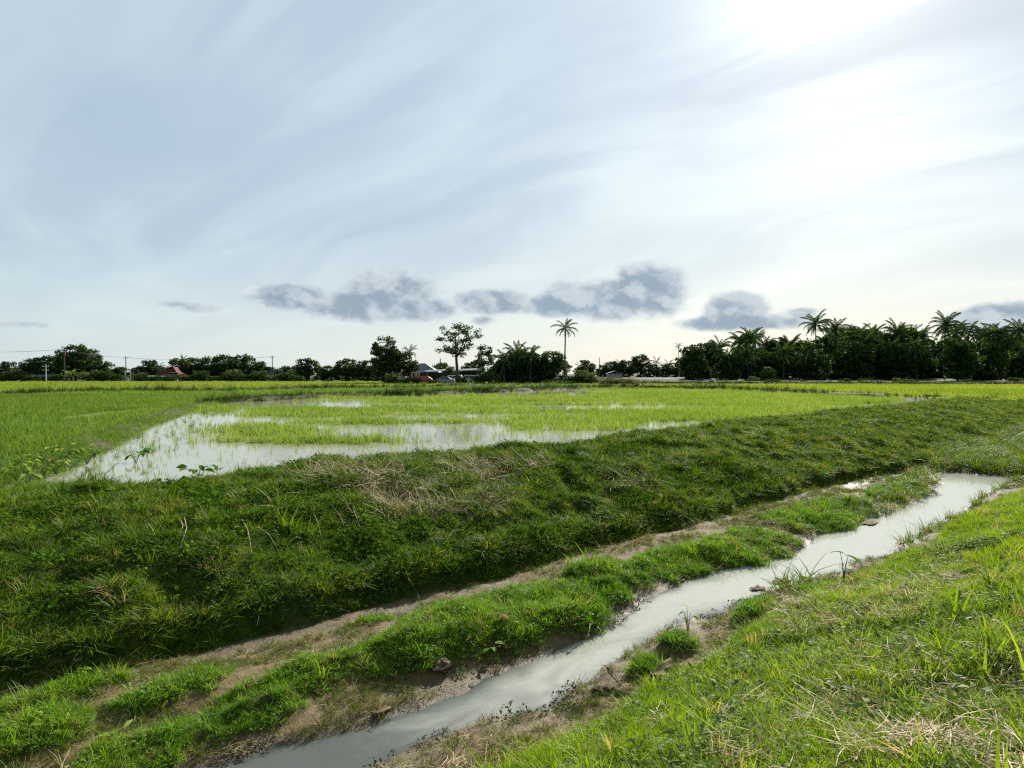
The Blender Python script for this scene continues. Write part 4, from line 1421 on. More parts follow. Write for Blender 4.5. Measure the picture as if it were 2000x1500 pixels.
def far_line():
    r = random.Random(9)
    spec = [(1178, 'round', .9), (1200, 'round2', 1.1), (1222, 'round', 1.15), (1250, 'big', .78), (1275, 'round2', .95), (1300, 'round', .95), (1320, 'round2', 1.05)]
    for i, (px, k, s) in enumerate(spec):
        tree('far_tree', '%s tree from the left in the low far line left of the grove' % ordinal(i), 'tree', k, px, 0, 262 + r.uniform(-5, 5), s, mat=M_LEAF_DARK, group='far trees left of the grove')
    for i, (px, H) in enumerate([(1190, 5.0), (1212, 5.8), (1282, 6.5), (1306, 5.6)]):
        palm('far_palm', '%s small palm from the left in the low far tree line' % ordinal(i), px, 258, H, 0, (0, 0), 13, .8, 70 + i, 'far palms left of the grove')
    palm('far_palm', 'lone far palm on a hair-thin trunk against the bright sky', 1325, 330, 15.2, 0, (0, 0), 12, .75, 80)
    mb = MB()
    mb.box(-2.2, 2.2, -1.5, 1.5, 0, 2.0)
    t = thing('white_hut', 'small white walled hut half hidden by reeds', 'hut', (atd(1200, 210), 210, 0))
    mb.build('wall', plain('hut_white', (.26, .26, .25), .8, .1), t)
    mb = MB()
    mb.prism([(-2.6, 1.95), (0, 2.8), (2.6, 1.95), (2.6, 2.02), (0, 2.9), (-2.6, 2.02)], -1.8, 1.8)
    mb.build('roof', plain('hut_roof', (.16, .16, .16), .8, .15), t)
    # little bushes standing on the far bund
    rb = random.Random(3)
    for i, (px, s) in enumerate([(1455, .35), (1472, .62), (1500, .42), (1515, .38), (1570, .4), (1655, .45), (1680, .3), (1750, .5), (1773, .5), (1790, .3), (1330, .3), (1390, .28), (1985, .7)]):
        tree('bund_bush', '%s little bush from the left along the farthest bund' % ordinal(i), 'bush', 'bush' if i % 2 else 'bush2', px, 0, 138 + rb.uniform(-1, 1), s, mat=M_LEAF_GREY if i % 3 == 1 else M_LEAF_MID, group='little bushes on the farthest bund', z=.05)
    # post with a pale top
    t = thing('field_post', 'short dark post with a pale top before the grove', 'post', (atd(1543, 146), 146, .1))
    MB().tube([(0, 0, -.2), (0, 0, .75), (0, 0, 1.15)], [.13, .2, .1], 8).build('post', plain('post_dark', (.03, .028, .022), .9), t)
    MB().tube([(-.28, 0, 1.14), (0, 0, 1.24), (.28, 0, 1.14)], [.05, .13, .05], 8).build('cap', plain('post_cap', (.5, .5, .47), .8), t)


far_line()


def window(parent, x0, x1, y, z0, z1, fm, gm):
    f = MB().box(x0, x1, y - .05, y + .02, z0, z1).build('window', fm, parent)
    xm = (x0 + x1) / 2
    for a, b in ((x0 + .07, xm - .03), (xm + .03, x1 - .07)):
        MB().box(a, b, y - .075, y - .052, z0 + .07, z1 - .07).build('pane', gm, f)
    return f


M_GLASS = plain('dark_glass', (.02, .025, .03), .1, .1)
M_FRAME = plain('white_frame', (.5, .5, .48), .6, .1)
M_RED_ROOF = plain('red_roof', (.095, .018, .018), .8, .2, 3.0)
M_GREY_ROOF = plain('grey_roof', (.055, .07, .08), .6, .2, 2.0)
M_ZINC = plain('pale_zinc', (.42, .43, .43), .5, .12, 2.0)
M_WALL = plain('house_wall', (.20, .19, .165), .9, .2, 1.5)
M_DARKWALL = plain('plank_wall', (.06, .05, .042), .9, .3, 2.0)


def houses():
    # house with the red roof
    D = 168.0
    t = thing('red_roofed_house', 'low house with a red tiled roof among trees', 'house', (atd(334, D), D, 0), scale=.7)
    MB().box(-3.6, 3.4, -2.6, 2.6, -.1, 2.3).build('wall', M_WALL, t)
    ro = MB()
    ro.add([(-4.2, -3.2, 2.25), (4.0, -3.2, 2.25), (4.0, 3.2, 2.25), (-4.2, 3.2, 2.25), (-1.6, 0, 4.3), (2.4, 0, 4.3)], [(0, 1, 5, 4), (1, 2, 5), (2, 3, 4, 5), (3, 0, 4), (3, 2, 1, 0)])
    rf = ro.build('roof', M_RED_ROOF, t)
    for k in range(1, 8):
        q = k / 8
        MB().bar((-4.2 + 2.6 * q, -3.22 + 3.2 * q, 2.28 + 2.05 * q), (4.0 - 1.6 * q, -3.22 + 3.2 * q, 2.28 + 2.05 * q), .035).build('tile_course', M_RED_ROOF, rf)
    MB().prism([(1.0, 3.2), (2.3, 5.2), (3.6, 3.2)], -3.0, 0.1).build('gable', M_RED_ROOF, t)
    MB().box(1.2, 3.4, -3.05, -2.98, 3.15, 3.3).build('fascia', M_ZINC, t)
    MB().add([(-6.6, -4.6, 1.75), (2.2, -4.6, 1.75), (2.2, -2.7, 2.2), (-6.6, -2.7, 2.2), (-6.6, -4.6, 1.85), (2.2, -4.6, 1.85), (2.2, -2.7, 2.3), (-6.6, -2.7, 2.3)],
             [(0, 1, 5, 4), (4, 5, 6, 7), (3, 2, 1, 0), (1, 2, 6, 5), (0, 4, 7, 3)]).build('porch_roof', M_ZINC, t)
    for x in (-6.3, -3.5, -.6, 1.9):
        MB().box(x - .06, x + .06, -4.4, -4.28, -.1, 1.78).build('porch_post', M_FRAME, t)
    d = MB().box(-.5, .45, -2.68, -2.61, 0, 2.0).build('door', M_DARKWALL, t)
    MB().box(.28, .34, -2.74, -2.69, .95, 1.08).build('handle', M_ZINC, d)
    window(t, -2.9, -1.4, -2.61, .8, 1.8, M_FRAME, M_GLASS)
    window(t, 1.2, 2.7, -2.61, .8, 1.8, M_FRAME, M_GLASS)
    # pale gate posts and low wall at its left
    t = thing('low_wall', 'low pale garden wall with two tall gate posts', 'wall', (atd(250, 170), 170, 0))
    MB().box(-3.2, -.9, -.1, .1, -.1, .7).build('wall_panel', M_WALL, t)
    MB().box(.9, 5.5, -.1, .1, -.1, .7).build('wall_panel', M_WALL, t)
    for x in (-.75, .55):
        MB().box(x, x + .22, -.12, .12, -.1, 2.3).build('gate_post', M_FRAME, t)
    MB().box(-.9, .92, -.09, .09, 2.3, 2.42).build('lintel', M_FRAME, t)
    # long low roof far left
    t = thing('long_shed', 'long low grey-roofed shed behind the far left poles', 'shed', (atd(88, 174), 174, 0))
    MB().box(-5, 7, -2, 2, -.1, 1.3).build('wall', M_DARKWALL, t)
    MB().add([(-5.5, -2.6, 1.25), (7.5, -2.6, 1.25), (7.5, 2.4, 2.1), (-5.5, 2.4, 2.1), (-5.5, -2.6, 1.33), (7.5, -2.6, 1.33), (7.5, 2.4, 2.18), (-5.5, 2.4, 2.18)],
             [(0, 1, 5, 4), (4, 5, 6, 7), (3, 2, 1, 0), (1, 2, 6, 5), (0, 4, 7, 3), (2, 3, 7, 6)]).build('roof', M_GREY_ROOF, t)
    # small roof between round trees
    t = thing('small_house', 'small grey-roofed house peeping between round trees', 'house', (atd(545, 176), 176, 0))
    MB().box(-2.6, 2.6, -2, 2, -.1, 2.0).build('wall', plain('cream_wall', (.34, .31, .22), .9, .15), t)
    MB().prism([(-3.0, 1.9), (0, 3.3), (3.0, 1.9)], -2.4, 2.4).build('roof', M_GREY_ROOF, t)
    window(t, -1.9, -.6, -2.01, .8, 1.6, M_FRAME, M_GLASS)
    window(t, .7, 2.0, -2.01, .8, 1.6, M_FRAME, M_GLASS)
    # grey hipped roof in the middle group
    D = 150.0
    t = thing('hip_roofed_house', 'house with a steep grey hipped roof behind the red machine', 'house', (atd(826, D), D, 0))
    MB().box(-3.2, 3.2, -3, 3, -.1, 2.2).build('wall', M_DARKWALL, t)
    MB().add([(-4.2, -3.8, 2.1), (4.2, -3.8, 2.1), (4.2, 3.8, 2.1), (-4.2, 3.8, 2.1), (-.5, 0, 4.3), (.5, 0, 4.3)], [(0, 1, 5, 4), (1, 2, 5), (2, 3, 4, 5), (3, 0, 4), (3, 2, 1, 0)]).build('roof', M_GREY_ROOF, t)
    window(t, -2.2, -.6, -3.01, .9, 1.8, M_FRAME, M_GLASS)
    window(t, .9, 2.4, -3.01, .9, 1.8, M_FRAME, M_GLASS)

    def shed(px, D, w, h, lab, fh=.16):
        t = thing('open_shed', lab, 'shed', (atd(px, D), D, 0))
        for x in (-w / 2 + .15, -w / 6, w / 6, w / 2 - .15):
            for y in (-1.6, 1.6):
                MB().box(x - .07, x + .07, y - .07, y + .07, -.1, h).build('post', M_DARKWALL, t)
        MB().box(-w / 2, w / 2, 1.7, 1.78, 0, h - .05).build('back_wall', M_DARKWALL, t)
        r_ = MB().add([(-w / 2 - .3, -2.2, h + .05), (w / 2 + .3, -2.2, h + .25), (w / 2 + .3, 2.2, h + .55), (-w / 2 - .3, 2.2, h + .35), (-w / 2 - .3, -2.2, h + .11), (w / 2 + .3, -2.2, h + .31), (w / 2 + .3, 2.2, h + .61), (-w / 2 - .3, 2.2, h + .41)],
                      [(0, 1, 5, 4), (4, 5, 6, 7), (3, 2, 1, 0), (1, 2, 6, 5), (0, 4, 7, 3), (2, 3, 7, 6)]).build('roof', M_GREY_ROOF, t)
        MB().add([(-w / 2 - .3, -2.26, h - .06), (w / 2 + .3, -2.26, h + .14), (w / 2 + .3, -2.22, h + .14), (-w / 2 - .3, -2.22, h - .06), (-w / 2 - .3, -2.26, h - .06 + fh), (w / 2 + .3, -2.26, h + .14 + fh), (w / 2 + .3, -2.22, h + .14 + fh), (-w / 2 - .3, -2.22, h - .06 + fh)],
                 [(0, 1, 5, 4), (4, 5, 6, 7), (3, 2, 1, 0), (1, 2, 6, 5), (0, 4, 7, 3), (2, 3, 7, 6)]).build('fascia', M_ZINC, r_)
    shed(850, 139, 3.4, 2.35, 'open shed with a thin white eave left of the tall tree')
    shed(914, 139, 4.2, 2.55, 'open shed with a sloping white eave right of the tall tree trunk', .2)


houses()


def car(label, px, D, paint, kind='van', rotz=0.0):
    """a small parked car seen from the side; x is its length"""
    t = thing('parked_car' if kind == 'car' else 'parked_van', label, kind, (atd(px, D), D, .02), rotz, 'vehicles parked by the sheds')
    if kind == 'van':
        side = [(-1.75, .35), (-1.8, .9), (-1.45, 1.05), (-1.05, 1.7), (1.55, 1.75), (1.78, 1.2), (1.8, .35)]
        wx = [(-1.05, -.25), (-.15, .65), (.75, 1.4)]
        wz = (1.12, 1.58)
    else:
        side = [(-1.95, .32), (-2.0, .75), (-1.2, .92), (-.6, 1.38), (.75, 1.42), (1.4, .98), (1.95, .9), (1.98, .32)]
        wx = [(-.62, .05), (.14, .85)]
        wz = (.98, 1.32)
    body = MB().prism(side, -.78, .78).build('body', paint, t)
    bv = body.modifiers.new('bevel', 'BEVEL')
    bv.width, bv.segments = .08, 2
    for a, b in wx:
        for y in (-.80, .775):
            MB().box(a, b, y, y + .025, *wz).build('window', M_GLASS, t)
    for x in (-1.15, 1.15):
        for y in (-.72, .72):
            w = MB().tube([(x, y - .1, .3), (x, y + .1, .3)], [.3, .3], 14).build('wheel', plain('tyre', (.02, .02, .02), .9) if 'tyre' not in bpy.data.materials else bpy.data.materials['tyre'], t)
            MB().tube([(x, y - .115, .3), (x, y + .115, .3)], [.17, .17], 10).build('rim', M_ZINC, w)
    x = side[1][0]
    for y in (-.55, .55):
        MB().box(x - .03, x + .06, y - .14, y + .14, .62, .78).build('headlight', M_ZINC, t)


def vehicles():
    car('grey blue car parked left of the tall tree trunk', 868, 130, plain('grey_paint', (.17, .18, .22), .3, .06), 'car')
    car('cream van parked just behind the tall tree trunk', 886, 134, plain('cream_paint', (.5, .48, .42), .3, .05), 'van')
    car('white van parked right of the tall tree trunk', 918, 131, plain('white_paint', (.36, .37, .38), .3, .05), 'van')
    # red machine
    D = 128.0
    red, dark = plain('machine_red', (.30, .045, .04), .5, .25, 3.0), plain('machine_dark', (.03, .028, .03), .7, .2)
    t = thing('farm_machine', 'red farm machine with a high frame parked before the sheds', 'machine', (atd(824, D), D, .05))
    MB().prism([(-2.2, .6), (-2.2, 1.25), (-.9, 1.5), (1.2, 1.45), (1.9, 1.0), (1.9, .6)], -.8, .8).build('body', red, t)
    MB().prism([(-.2, 1.5), (-.1, 2.3), (1.0, 2.3), (1.15, 1.5)], -.6, .6).build('cab', dark, t)
    MB().box(-.35, 1.25, -.75, .75, 2.3, 2.4).build('cab_roof', M_ZINC, t)
    MB().box(-2.9, -2.25, -1.3, 1.3, .25, .75).build('header', red, t)
    rl = MB()
    for k in range(6):
        a = k * math.pi / 3
        rl.bar((-2.75 + .45 * math.cos(a), -1.2, .95 + .45 * math.sin(a)), (-2.75 + .45 * math.cos(a), 1.2, .95 + .45 * math.sin(a)), .035)
    for y in (-1.2, 1.2):
        for k in range(6):
            a = k * math.pi / 3
            rl.bar((-2.75, y, .95), (-2.75 + .45 * math.cos(a), y, .95 + .45 * math.sin(a)), .03)
    rl.build('reel', plain('machine_purple', (.22, .10, .16), .6, .2), t)
    for x, rr in ((-1.1, .52), (1.25, .42)):
        for y in (-.8, .8):
            w = MB().tube([(x, y - .18, rr), (x, y + .18, rr)], [rr, rr], 16).build('wheel', bpy.data.materials['tyre'], t)
            MB().tube([(x, y - .2, rr), (x, y + .2, rr)], [rr * .5, rr * .5], 10).build('rim', red, w)
    fr = MB()
    for x in (-1.9, -1.2, -.5):
        fr.bar((x, -.7, 1.2), (x, -.7, 2.2), .05)
        fr.bar((x, .7, 1.2), (x, .7, 2.2), .05)
    fr.bar((-1.9, -.7, 2.2), (-.5, -.7, 2.2), .05)
    fr.bar((-1.9, .7, 2.2), (-.5, .7, 2.2), .05)
    fr.build('railing', plain('pale_rail', (.4, .36, .38), .5, .1), t)
    MB().bar((1.0, .3, 1.4), (1.0, .3, 2.9), .05, 6).build('exhaust_pipe', dark, t)
    t = thing('leaning_trunk', 'bare pale trunk leaning beside the pointed rusty tree', 'tree trunk', (atd(770, 128), 128, 0))
    MB().tube([(-.6, 0, -.1), (.5, 0, 1.3), (1.6, 0, 2.6)], [.26, .22, .16], 8).build('trunk', plain('dead_wood', (.17, .15, .13), .9, .25), t)


vehicles()


def left_side():
    r = random.Random(21)
    D = 178.0
    L = [(-30, 'round2', .95, M_LEAF_DARK, 'dark rounded tree cut by the left picture edge'), (18, 'round', .85, M_LEAF_DARK, 'low dark tree second from the left picture edge'), (58, 'tall', .62, M_LEAF_DARK, 'flat-topped dark tree left of the big far left tree'),
         (92, 'round2', 1.1, M_LEAF_DARK, 'dark tree at the left foot of the big far left tree'), (142, 'tall', .98, M_LEAF_DARK, 'big dark spreading tree highest on the far left'), (172, 'tall', .88, M_LEAF_DARK, 'dark tree joined to the right of the big far left tree'),
         (200, 'round2', .85, M_LEAF_MID, 'green bushy tree at the right foot of the big far left tree'), (232, 'round', .62, M_LEAF_DARK, 'small dark tree behind the gate posts'), (268, 'round', .6, M_LEAF_MID, 'small green tree right of the gate posts'), (292, 'round', .9, M_LEAF_DARK, 'dark tree just left of the red roof'),
         (352, 'round2', .95, M_LEAF_DARK, 'dark tree rising behind the right end of the red roof'), (378, 'round', 1.0, M_LEAF_MID, 'green tree just right of the red roof'), (415, 'round2', 1.05, M_LEAF_DARK, 'dark dome-shaped tree left of the twin domes'), (436, 'round', 1.12, M_LEAF_DARK, 'narrow dark tree between two dome-shaped trees'),
         (470, 'round2', 1.15, M_LEAF_DARK, 'widest dark dome-shaped tree right of the red house'), (505, 'round', .85, M_LEAF_DARK, 'lower dark tree sloping off the widest dome'), (528, 'round', .62, M_LEAF_DARK, 'small dark tree left of the small grey house'), (562, 'round2', .65, M_LEAF_DARK, 'small dark tree right of the small grey house'),
         (598, 'round2', 1.0, M_LEAF_DARK, 'round dark green tree standing apart at the field edge'), (640, 'round', .68, M_LEAF_DARK, 'small round tree right of the one standing apart'), (680, 'round2', .98, M_LEAF_DARK, 'dark round tree left of the middle group'), (712, 'round', .9, M_LEAF_DARK, 'dark tree touching the pointed rusty tree'), (735, 'round2', .8, M_LEAF_DARK, 'dark low tree behind the pointed rusty tree')]
    for i, (px, k, s, m, lab) in enumerate(L):
        tree('field_edge_tree', lab, 'tree', k, px, 0, D + r.uniform(-4, 4), s, mat=m, group='trees along the far field edge')
    # thin filling line farther back
    for i in range(22):
        px = -20 + i * 36 + r.uniform(-8, 8)
        tree('backing_tree', '%s tree from the left in the low line behind the field edge' % ordinal(i), 'tree', ('round', 'round2')[i % 2], px, 0, 214 + r.uniform(-5, 5), r.uniform(.55, .75), mat=M_LEAF_DARK, group='low line behind the field edge')
    B = [(30, 1.3), (60, 1.0), (185, 1.5), (205, 1.2), (225, 1.1), (275, 1.0), (300, .9), (330, .8), (362, 1.1), (395, 1.2), (425, .9), (455, 1.3), (478, 1.1), (508, 1.2), (530, 1.0), (560, 1.1), (580, .9), (10, 1.2), (110, .8)]
    for i, (px, s) in enumerate(sorted(B)):
        tree('hedge_bush', '%s bush from the left along the far field edge' % ordinal(i), 'bush', 'bush' if i % 2 else 'bush2', px, 0, 163 + r.uniform(-2, 2), s, mat=(M_LEAF_MID, M_LEAF_GREY, M_LEAF_DARK)[i % 3], group='bushes along the far field edge')
    # hedge before the last trees
    palm('garden_palm', 'short feathery palm above the red roof', 358, 172, 5.2, 0, (0, 0), 13, .7, 91)
    palm('garden_palm', 'short palm left of the red roof', 310, 174, 3.6, 0, (0, 0), 12, .6, 92)
    # banana plants by the poles
    rb = random.Random(4)
    for i, (px, s) in enumerate([(118, 1.0), (134, 1.25), (142, 1.35), (151, 1.2)]):
        t = thing('banana_plant', '%s pale banana plant from the left below the big far left tree' % ordinal(i), 'banana plant', (atd(px, 166), 166, 0), 0, 'banana plants', s)
        MB().tube([(0, 0, -.1), (.03, 0, .7), (.05, 0, 1.2)], [.12, .1, .07], 8).build('stem', plain('banana_stem', (.12, .14, .05), .8) if 'banana_stem' not in bpy.data.materials else bpy.data.materials['banana_stem'], t)
        for k in range(7):
            a = k * 2.4 + rb.random()
            el = rb.uniform(.5, 1.35)
            mb = MB()
            P = []
            for j in range(6):
                q = j / 5
                e = el - 1.0 * q * q
                p = Vector((0, 0, 1.1)) if j == 0 else P[-1] + Vector((math.cos(a) * math.cos(e), math.sin(a) * math.cos(e), math.sin(e))) * .36
                P.append(p)
            sd = Vector((-math.sin(a), math.cos(a), 0))
            V = []
            for j, p in enumerate(P):
                w = .24 * math.sin(math.pi * (.08 + .9 * j / 5)) ** .6
                V += [p - sd * w + Vector((0, 0, .05)), p, p + sd * w + Vector((0, 0, .05))]
            Fs = []
            for j in range(5):
                Fs += [(3 * j, 3 * j + 1, 3 * j + 4, 3 * j + 3), (3 * j + 1, 3 * j + 2, 3 * j + 5, 3 * j + 4)]
            mb.add(V, Fs).build('leaf', M_BANANA, t)
    # poles and wires
    conc = plain('pole_concrete', (.38, .38, .36), .9, .12)
    wood = plain('pole_wood', (.09, .06, .055), .9, .2)
    specs = [(90, 160, 4.2, 'short pale pole with crossarms at the far left', conc), (126, 158, 7.9, 'tall dark utility pole before the big far left tree', wood), (246, 196, 7.0, 'thin utility pole above the gate posts', wood), (376, 200, 6.8, 'thin utility pole right of the red roof', wood),
             (532, 196, 7.2, 'thin utility pole by the small grey house', wood), (860, 160, 5.6, 'thin bare pole between grey roof and tall tree', wood), (1171, 230, 7.5, 'hair-thin pole right of the small dark tree', wood)]
    tops = []
    for (px, d, H, lab, m) in specs:
        t = thing('utility_pole', lab, 'pole', (atd(px, d), d, 0), 0, 'utility poles')
        MB().tube([(0, 0, -.3), (0, 0, H)], [.15, .10], 8).build('pole', m, t)
        if px < 600:
            MB().box(-.75, .75, -.16, -.08, H - .55, H - .43).build('crossarm', m, t)
            for x in (-.65, 0, .65):
                MB().tube([(x, -.12, H - .43), (x, -.12, H - .25)], [.05, .035], 6).build('insulator', conc, t)
        if px == 90:
            MB().box(-.8, .8, -.16, -.08, H - 1.4, H - 1.25).build('crossarm', m, t)
        if px == 126:
            MB().tube([(.22, -.2, H - 1.6), (.22, -.2, H - .8)], [.22, .22], 10).build('transformer', plain('transformer_rust', (.16, .05, .04), .7), t)
        if 100 < px < 600:
            tops.append(Vector((atd(px, d), d - .12, H - .24)))
    tops = [Vector((atd(-120, 160), 159.9, 7.4))] + tops
    for i, (a, b) in enumerate(zip(tops[:-1], tops[1:])):
        for k, x in enumerate((-.65, 0, .65)):
            pts = [a.lerp(b, j / 10) + Vector((x, 0, -.5 * 4 * (j / 10) * (1 - j / 10))) for j in range(11)]
            w = MB().tube(pts, [.011] * 11, 4).build('power_line', wood)
            tag(w, '%s %s power line %s' % (('front', 'middle', 'rear')[k], 'sagging', ('left of the tall dark pole', 'from the tall dark pole to the gate posts', 'above the red roof', 'between the red roof and the small grey house')[i]), 'power line', 'power lines')


left_side()

# ------------------------------------------------------------------ single things near the camera
def hit(px, py):
    """where a picture ray meets the ground of the ditch"""
    d = ray(px, py).normalized()
    t = np.arange(2.0, 60.0, .03)
    x, y, z = d.x * t, d.y * t, EYE + d.z * t
    g = ground_z(x, y)
    i = int(np.argmax(z < g))
    return Vector((x[i], y[i], g[i]))


M_TWIG = plain('dry_stalk', (.30, .24, .16), .9, .3, 12.0)
M_TWIGD = plain('dark_stick', (.09, .07, .05), .9, .3, 12.0)
M_BIGLEAF = leafy('big_weed_leaf', ((.03, .085, .012), (.05, .12, .018), (.08, .16, .03)), trans=.4, patch=2.0, fine=6, rough=.85, gloss=.02)
M_PALELEAF = leafy('pale_weed_leaf', ((.12, .20, .03), (.17, .25, .045), (.23, .30, .08)), trans=.45, patch=2.0, fine=6, rough=.85, gloss=.02)
M_STEM = plain('weed_stem', (.06, .11, .025), .7, .2, 8.0)


def leaf_blade(L, W, cup=.25, curl=.35, heart=.0):
    """a broad leaf along +x with a folded midrib"""
    V, Fs = [], []
    k = 7
    for i in range(k + 1):
        t = i / k
        w = W * (math.sin(math.pi * min(1, t * 1.04 + .02)) ** .75) * (1.15 - .5 * t)
        z = -curl * L * t * t
        x = L * t * (1 - .15 * curl * t)
        back = heart * W * (1 - t) ** 4
        V += [(x - back, -w, z + cup * w), (x, 0, z), (x - back, w, z + cup * w)]
    for i in range(k):
        a = 3 * i
        Fs += [(a, a + 1, a + 4, a + 3), (a + 1, a + 2, a + 5, a + 4)]
    return V, Fs


LEAF_MESH = {'heart': mesh_np('leaf', *leaf_blade(.16, .065, .2, .4, .9)), 'lance': mesh_np('leaf', *leaf_blade(.15, .024, .3, .25)), 'oval': mesh_np('leaf', *leaf_blade(.12, .04, .25, .3))}
for m_ in LEAF_MESH.values():
    smooth(m_)


def weed(name, label, px, py, kind, n, h, size, mat, spread=.5, seed=0, z=None, group=None, cat='plant'):
    """leaves on stalks that rise from one root"""
    p = hit(px, py) if z is None else at(px, py, z)
    r = random.Random(seed)
    t = thing(name, label, cat, p, 0, group)
    for i in range(n):
        a = i * 2.4 + r.gauss(0, .3)
        hh = h * r.uniform(.45, 1.0)
        out = spread * hh * r.uniform(.5, 1.2)
        top = Vector((math.cos(a) * out, math.sin(a) * out, hh))
        MB().tube([(0, 0, -.03), (top.x * .35, top.y * .35, hh * .6), top], [.006 * size, .005 * size, .003 * size], 5).build('stalk', M_STEM, t)
        o = link('leaf', LEAF_MESH[kind].copy() if not LEAF_MESH[kind].materials else LEAF_MESH[kind], None, t)
        if len(o.data.materials) == 0:
            o.data.materials.append(mat)
        o.material_slots[0].link = 'OBJECT'
        o.material_slots[0].material = mat
        o.location = top
        o.rotation_euler = (r.gauss(0, .3), r.uniform(-.7, .5), a + r.gauss(0, .4))
        o.scale = (size * r.uniform(.75, 1.25),) * 3
    return t


def weeds():
    weed('arum_plant', 'dark broad-leaved water plant standing alone in the flooded paddy', 265, 905, 'heart', 9, .30, .8, M_BIGLEAF, .9, 1, z=-.02)
    weed('arum_plant', 'small dark-leaved water plant right of the bigger one in the paddy', 287, 893, 'oval', 6, .26, .7, M_BIGLEAF, .6, 2, z=-.02)
    weed('arum_plant', 'broad-leaved plant rising over the dike edge against the water', 388, 938, 'heart', 8, .30, .85, M_BIGLEAF, .9, 3, z=.0)
    weed('arum_plant', 'single round leaf on a stalk at the dike edge', 425, 934, 'heart', 3, .26, .7, M_BIGLEAF, .5, 4, z=.02)
    k = 0
    r = random.Random(6)
    spots = [(40, 935), (62, 922), (85, 930), (70, 905), (98, 912), (110, 925), (128, 898), (105, 890), (150, 890), (170, 905), (185, 892), (125, 912), (55, 945), (20, 925)]
    for px, py in sorted(spots):
        weed('bund_weed', '%s pale-leaved weed from the left on the weedy bund' % ordinal(k), px, py, 'oval', 9, .30, 1.05, M_PALELEAF if k % 3 else M_BIGLEAF, 1.0, 40 + k, z=.05, group='weeds on the bund')
        k += 1
    weed('stream_weed', 'tall single-leaved weed standing at the stream edge', 1648, 1138, 'heart', 3, .42, 1.1, M_BIGLEAF, .12, 5)
    weed('stream_weed', 'slender leafy sprig at the stream edge above the dark clod', 1343, 1238, 'lance', 7, .34, .62, M_PALELEAF, .25, 6)
    weed('floor_weed', 'star of long pale leaves low on the left ditch floor', 232, 1450, 'lance', 8, .08, .85, M_PALELEAF, 1.2, 7)
    weed('floor_weed', 'small pale-leaved weed at the lower left picture edge', 52, 1428, 'lance', 7, .08, .75, M_PALELEAF, 1.2, 8)
    weed('floor_weed', 'broad-leaved weed on the bright green hump beside the stream', 960, 1275, 'oval', 10, .12, .8, M_PALELEAF, 1.0, 9)
    weed('floor_weed', 'small leafy weed on the back of the bright green hump', 985, 1170, 'oval', 9, .11, .75, M_BIGLEAF, 1.0, 10)
    weed('bank_weed', 'grey-leaved weed patch low on the near bank', 1425, 1365, 'oval', 12, .10, .55, M_WEED, 1.3, 11)
    weed('bank_weed', 'pale-leaved weed below the grey weed patch', 1400, 1420, 'oval', 9, .09, .6, M_WEED, 1.3, 12)
    weed('bank_weed', 'silvery weed in the lower right grass', 1690, 1385, 'oval', 10, .11, .6, M_WEED, 1.2, 13)
    weed('bank_weed', 'broad yellow-green weed at the right picture edge', 1935, 1150, 'lance', 8, .16, 1.0, M_PALELEAF, .8, 14)


weeds()


def wide_tuft(label, px, py, n, h, w, seed):
    p = hit(px, py)
    r = random.Random(seed)
    t = thing('grass_clump', label, 'grass clump', p, 0, 'broad-bladed clumps on the near bank')
    for i in range(n):
        V, Fs = [], []
        blade(V, Fs, (r.gauss(0, .012), r.gauss(0, .012), -.01), r.random() * 6.28, h * .62 * r.uniform(.6, 1.1), w * .75 * r.uniform(.8, 1.2), r.uniform(.2, .8), r.uniform(.05, .4), 0, 5)
        link('blade', mesh_np('blade', V, Fs), M_PALELEAF, t)


wide_tuft('bright clump of broad blades low in the near grass', 1470, 1490, 9, .24, .016, 1)
wide_tuft('bright broad blades left of the straw heap', 1790, 1375, 8, .20, .013, 2)
wide_tuft('single spray of broad blades right of the straw heap', 1925, 1450, 7, .20, .013, 3)
wide_tuft('small clump of broad blades at the right edge below the dark hollow', 1945, 1195, 7, .20, .012, 4)
wide_tuft('pale green blades in the middle of the near bank', 1620, 1390, 6, .16, .010, 5)


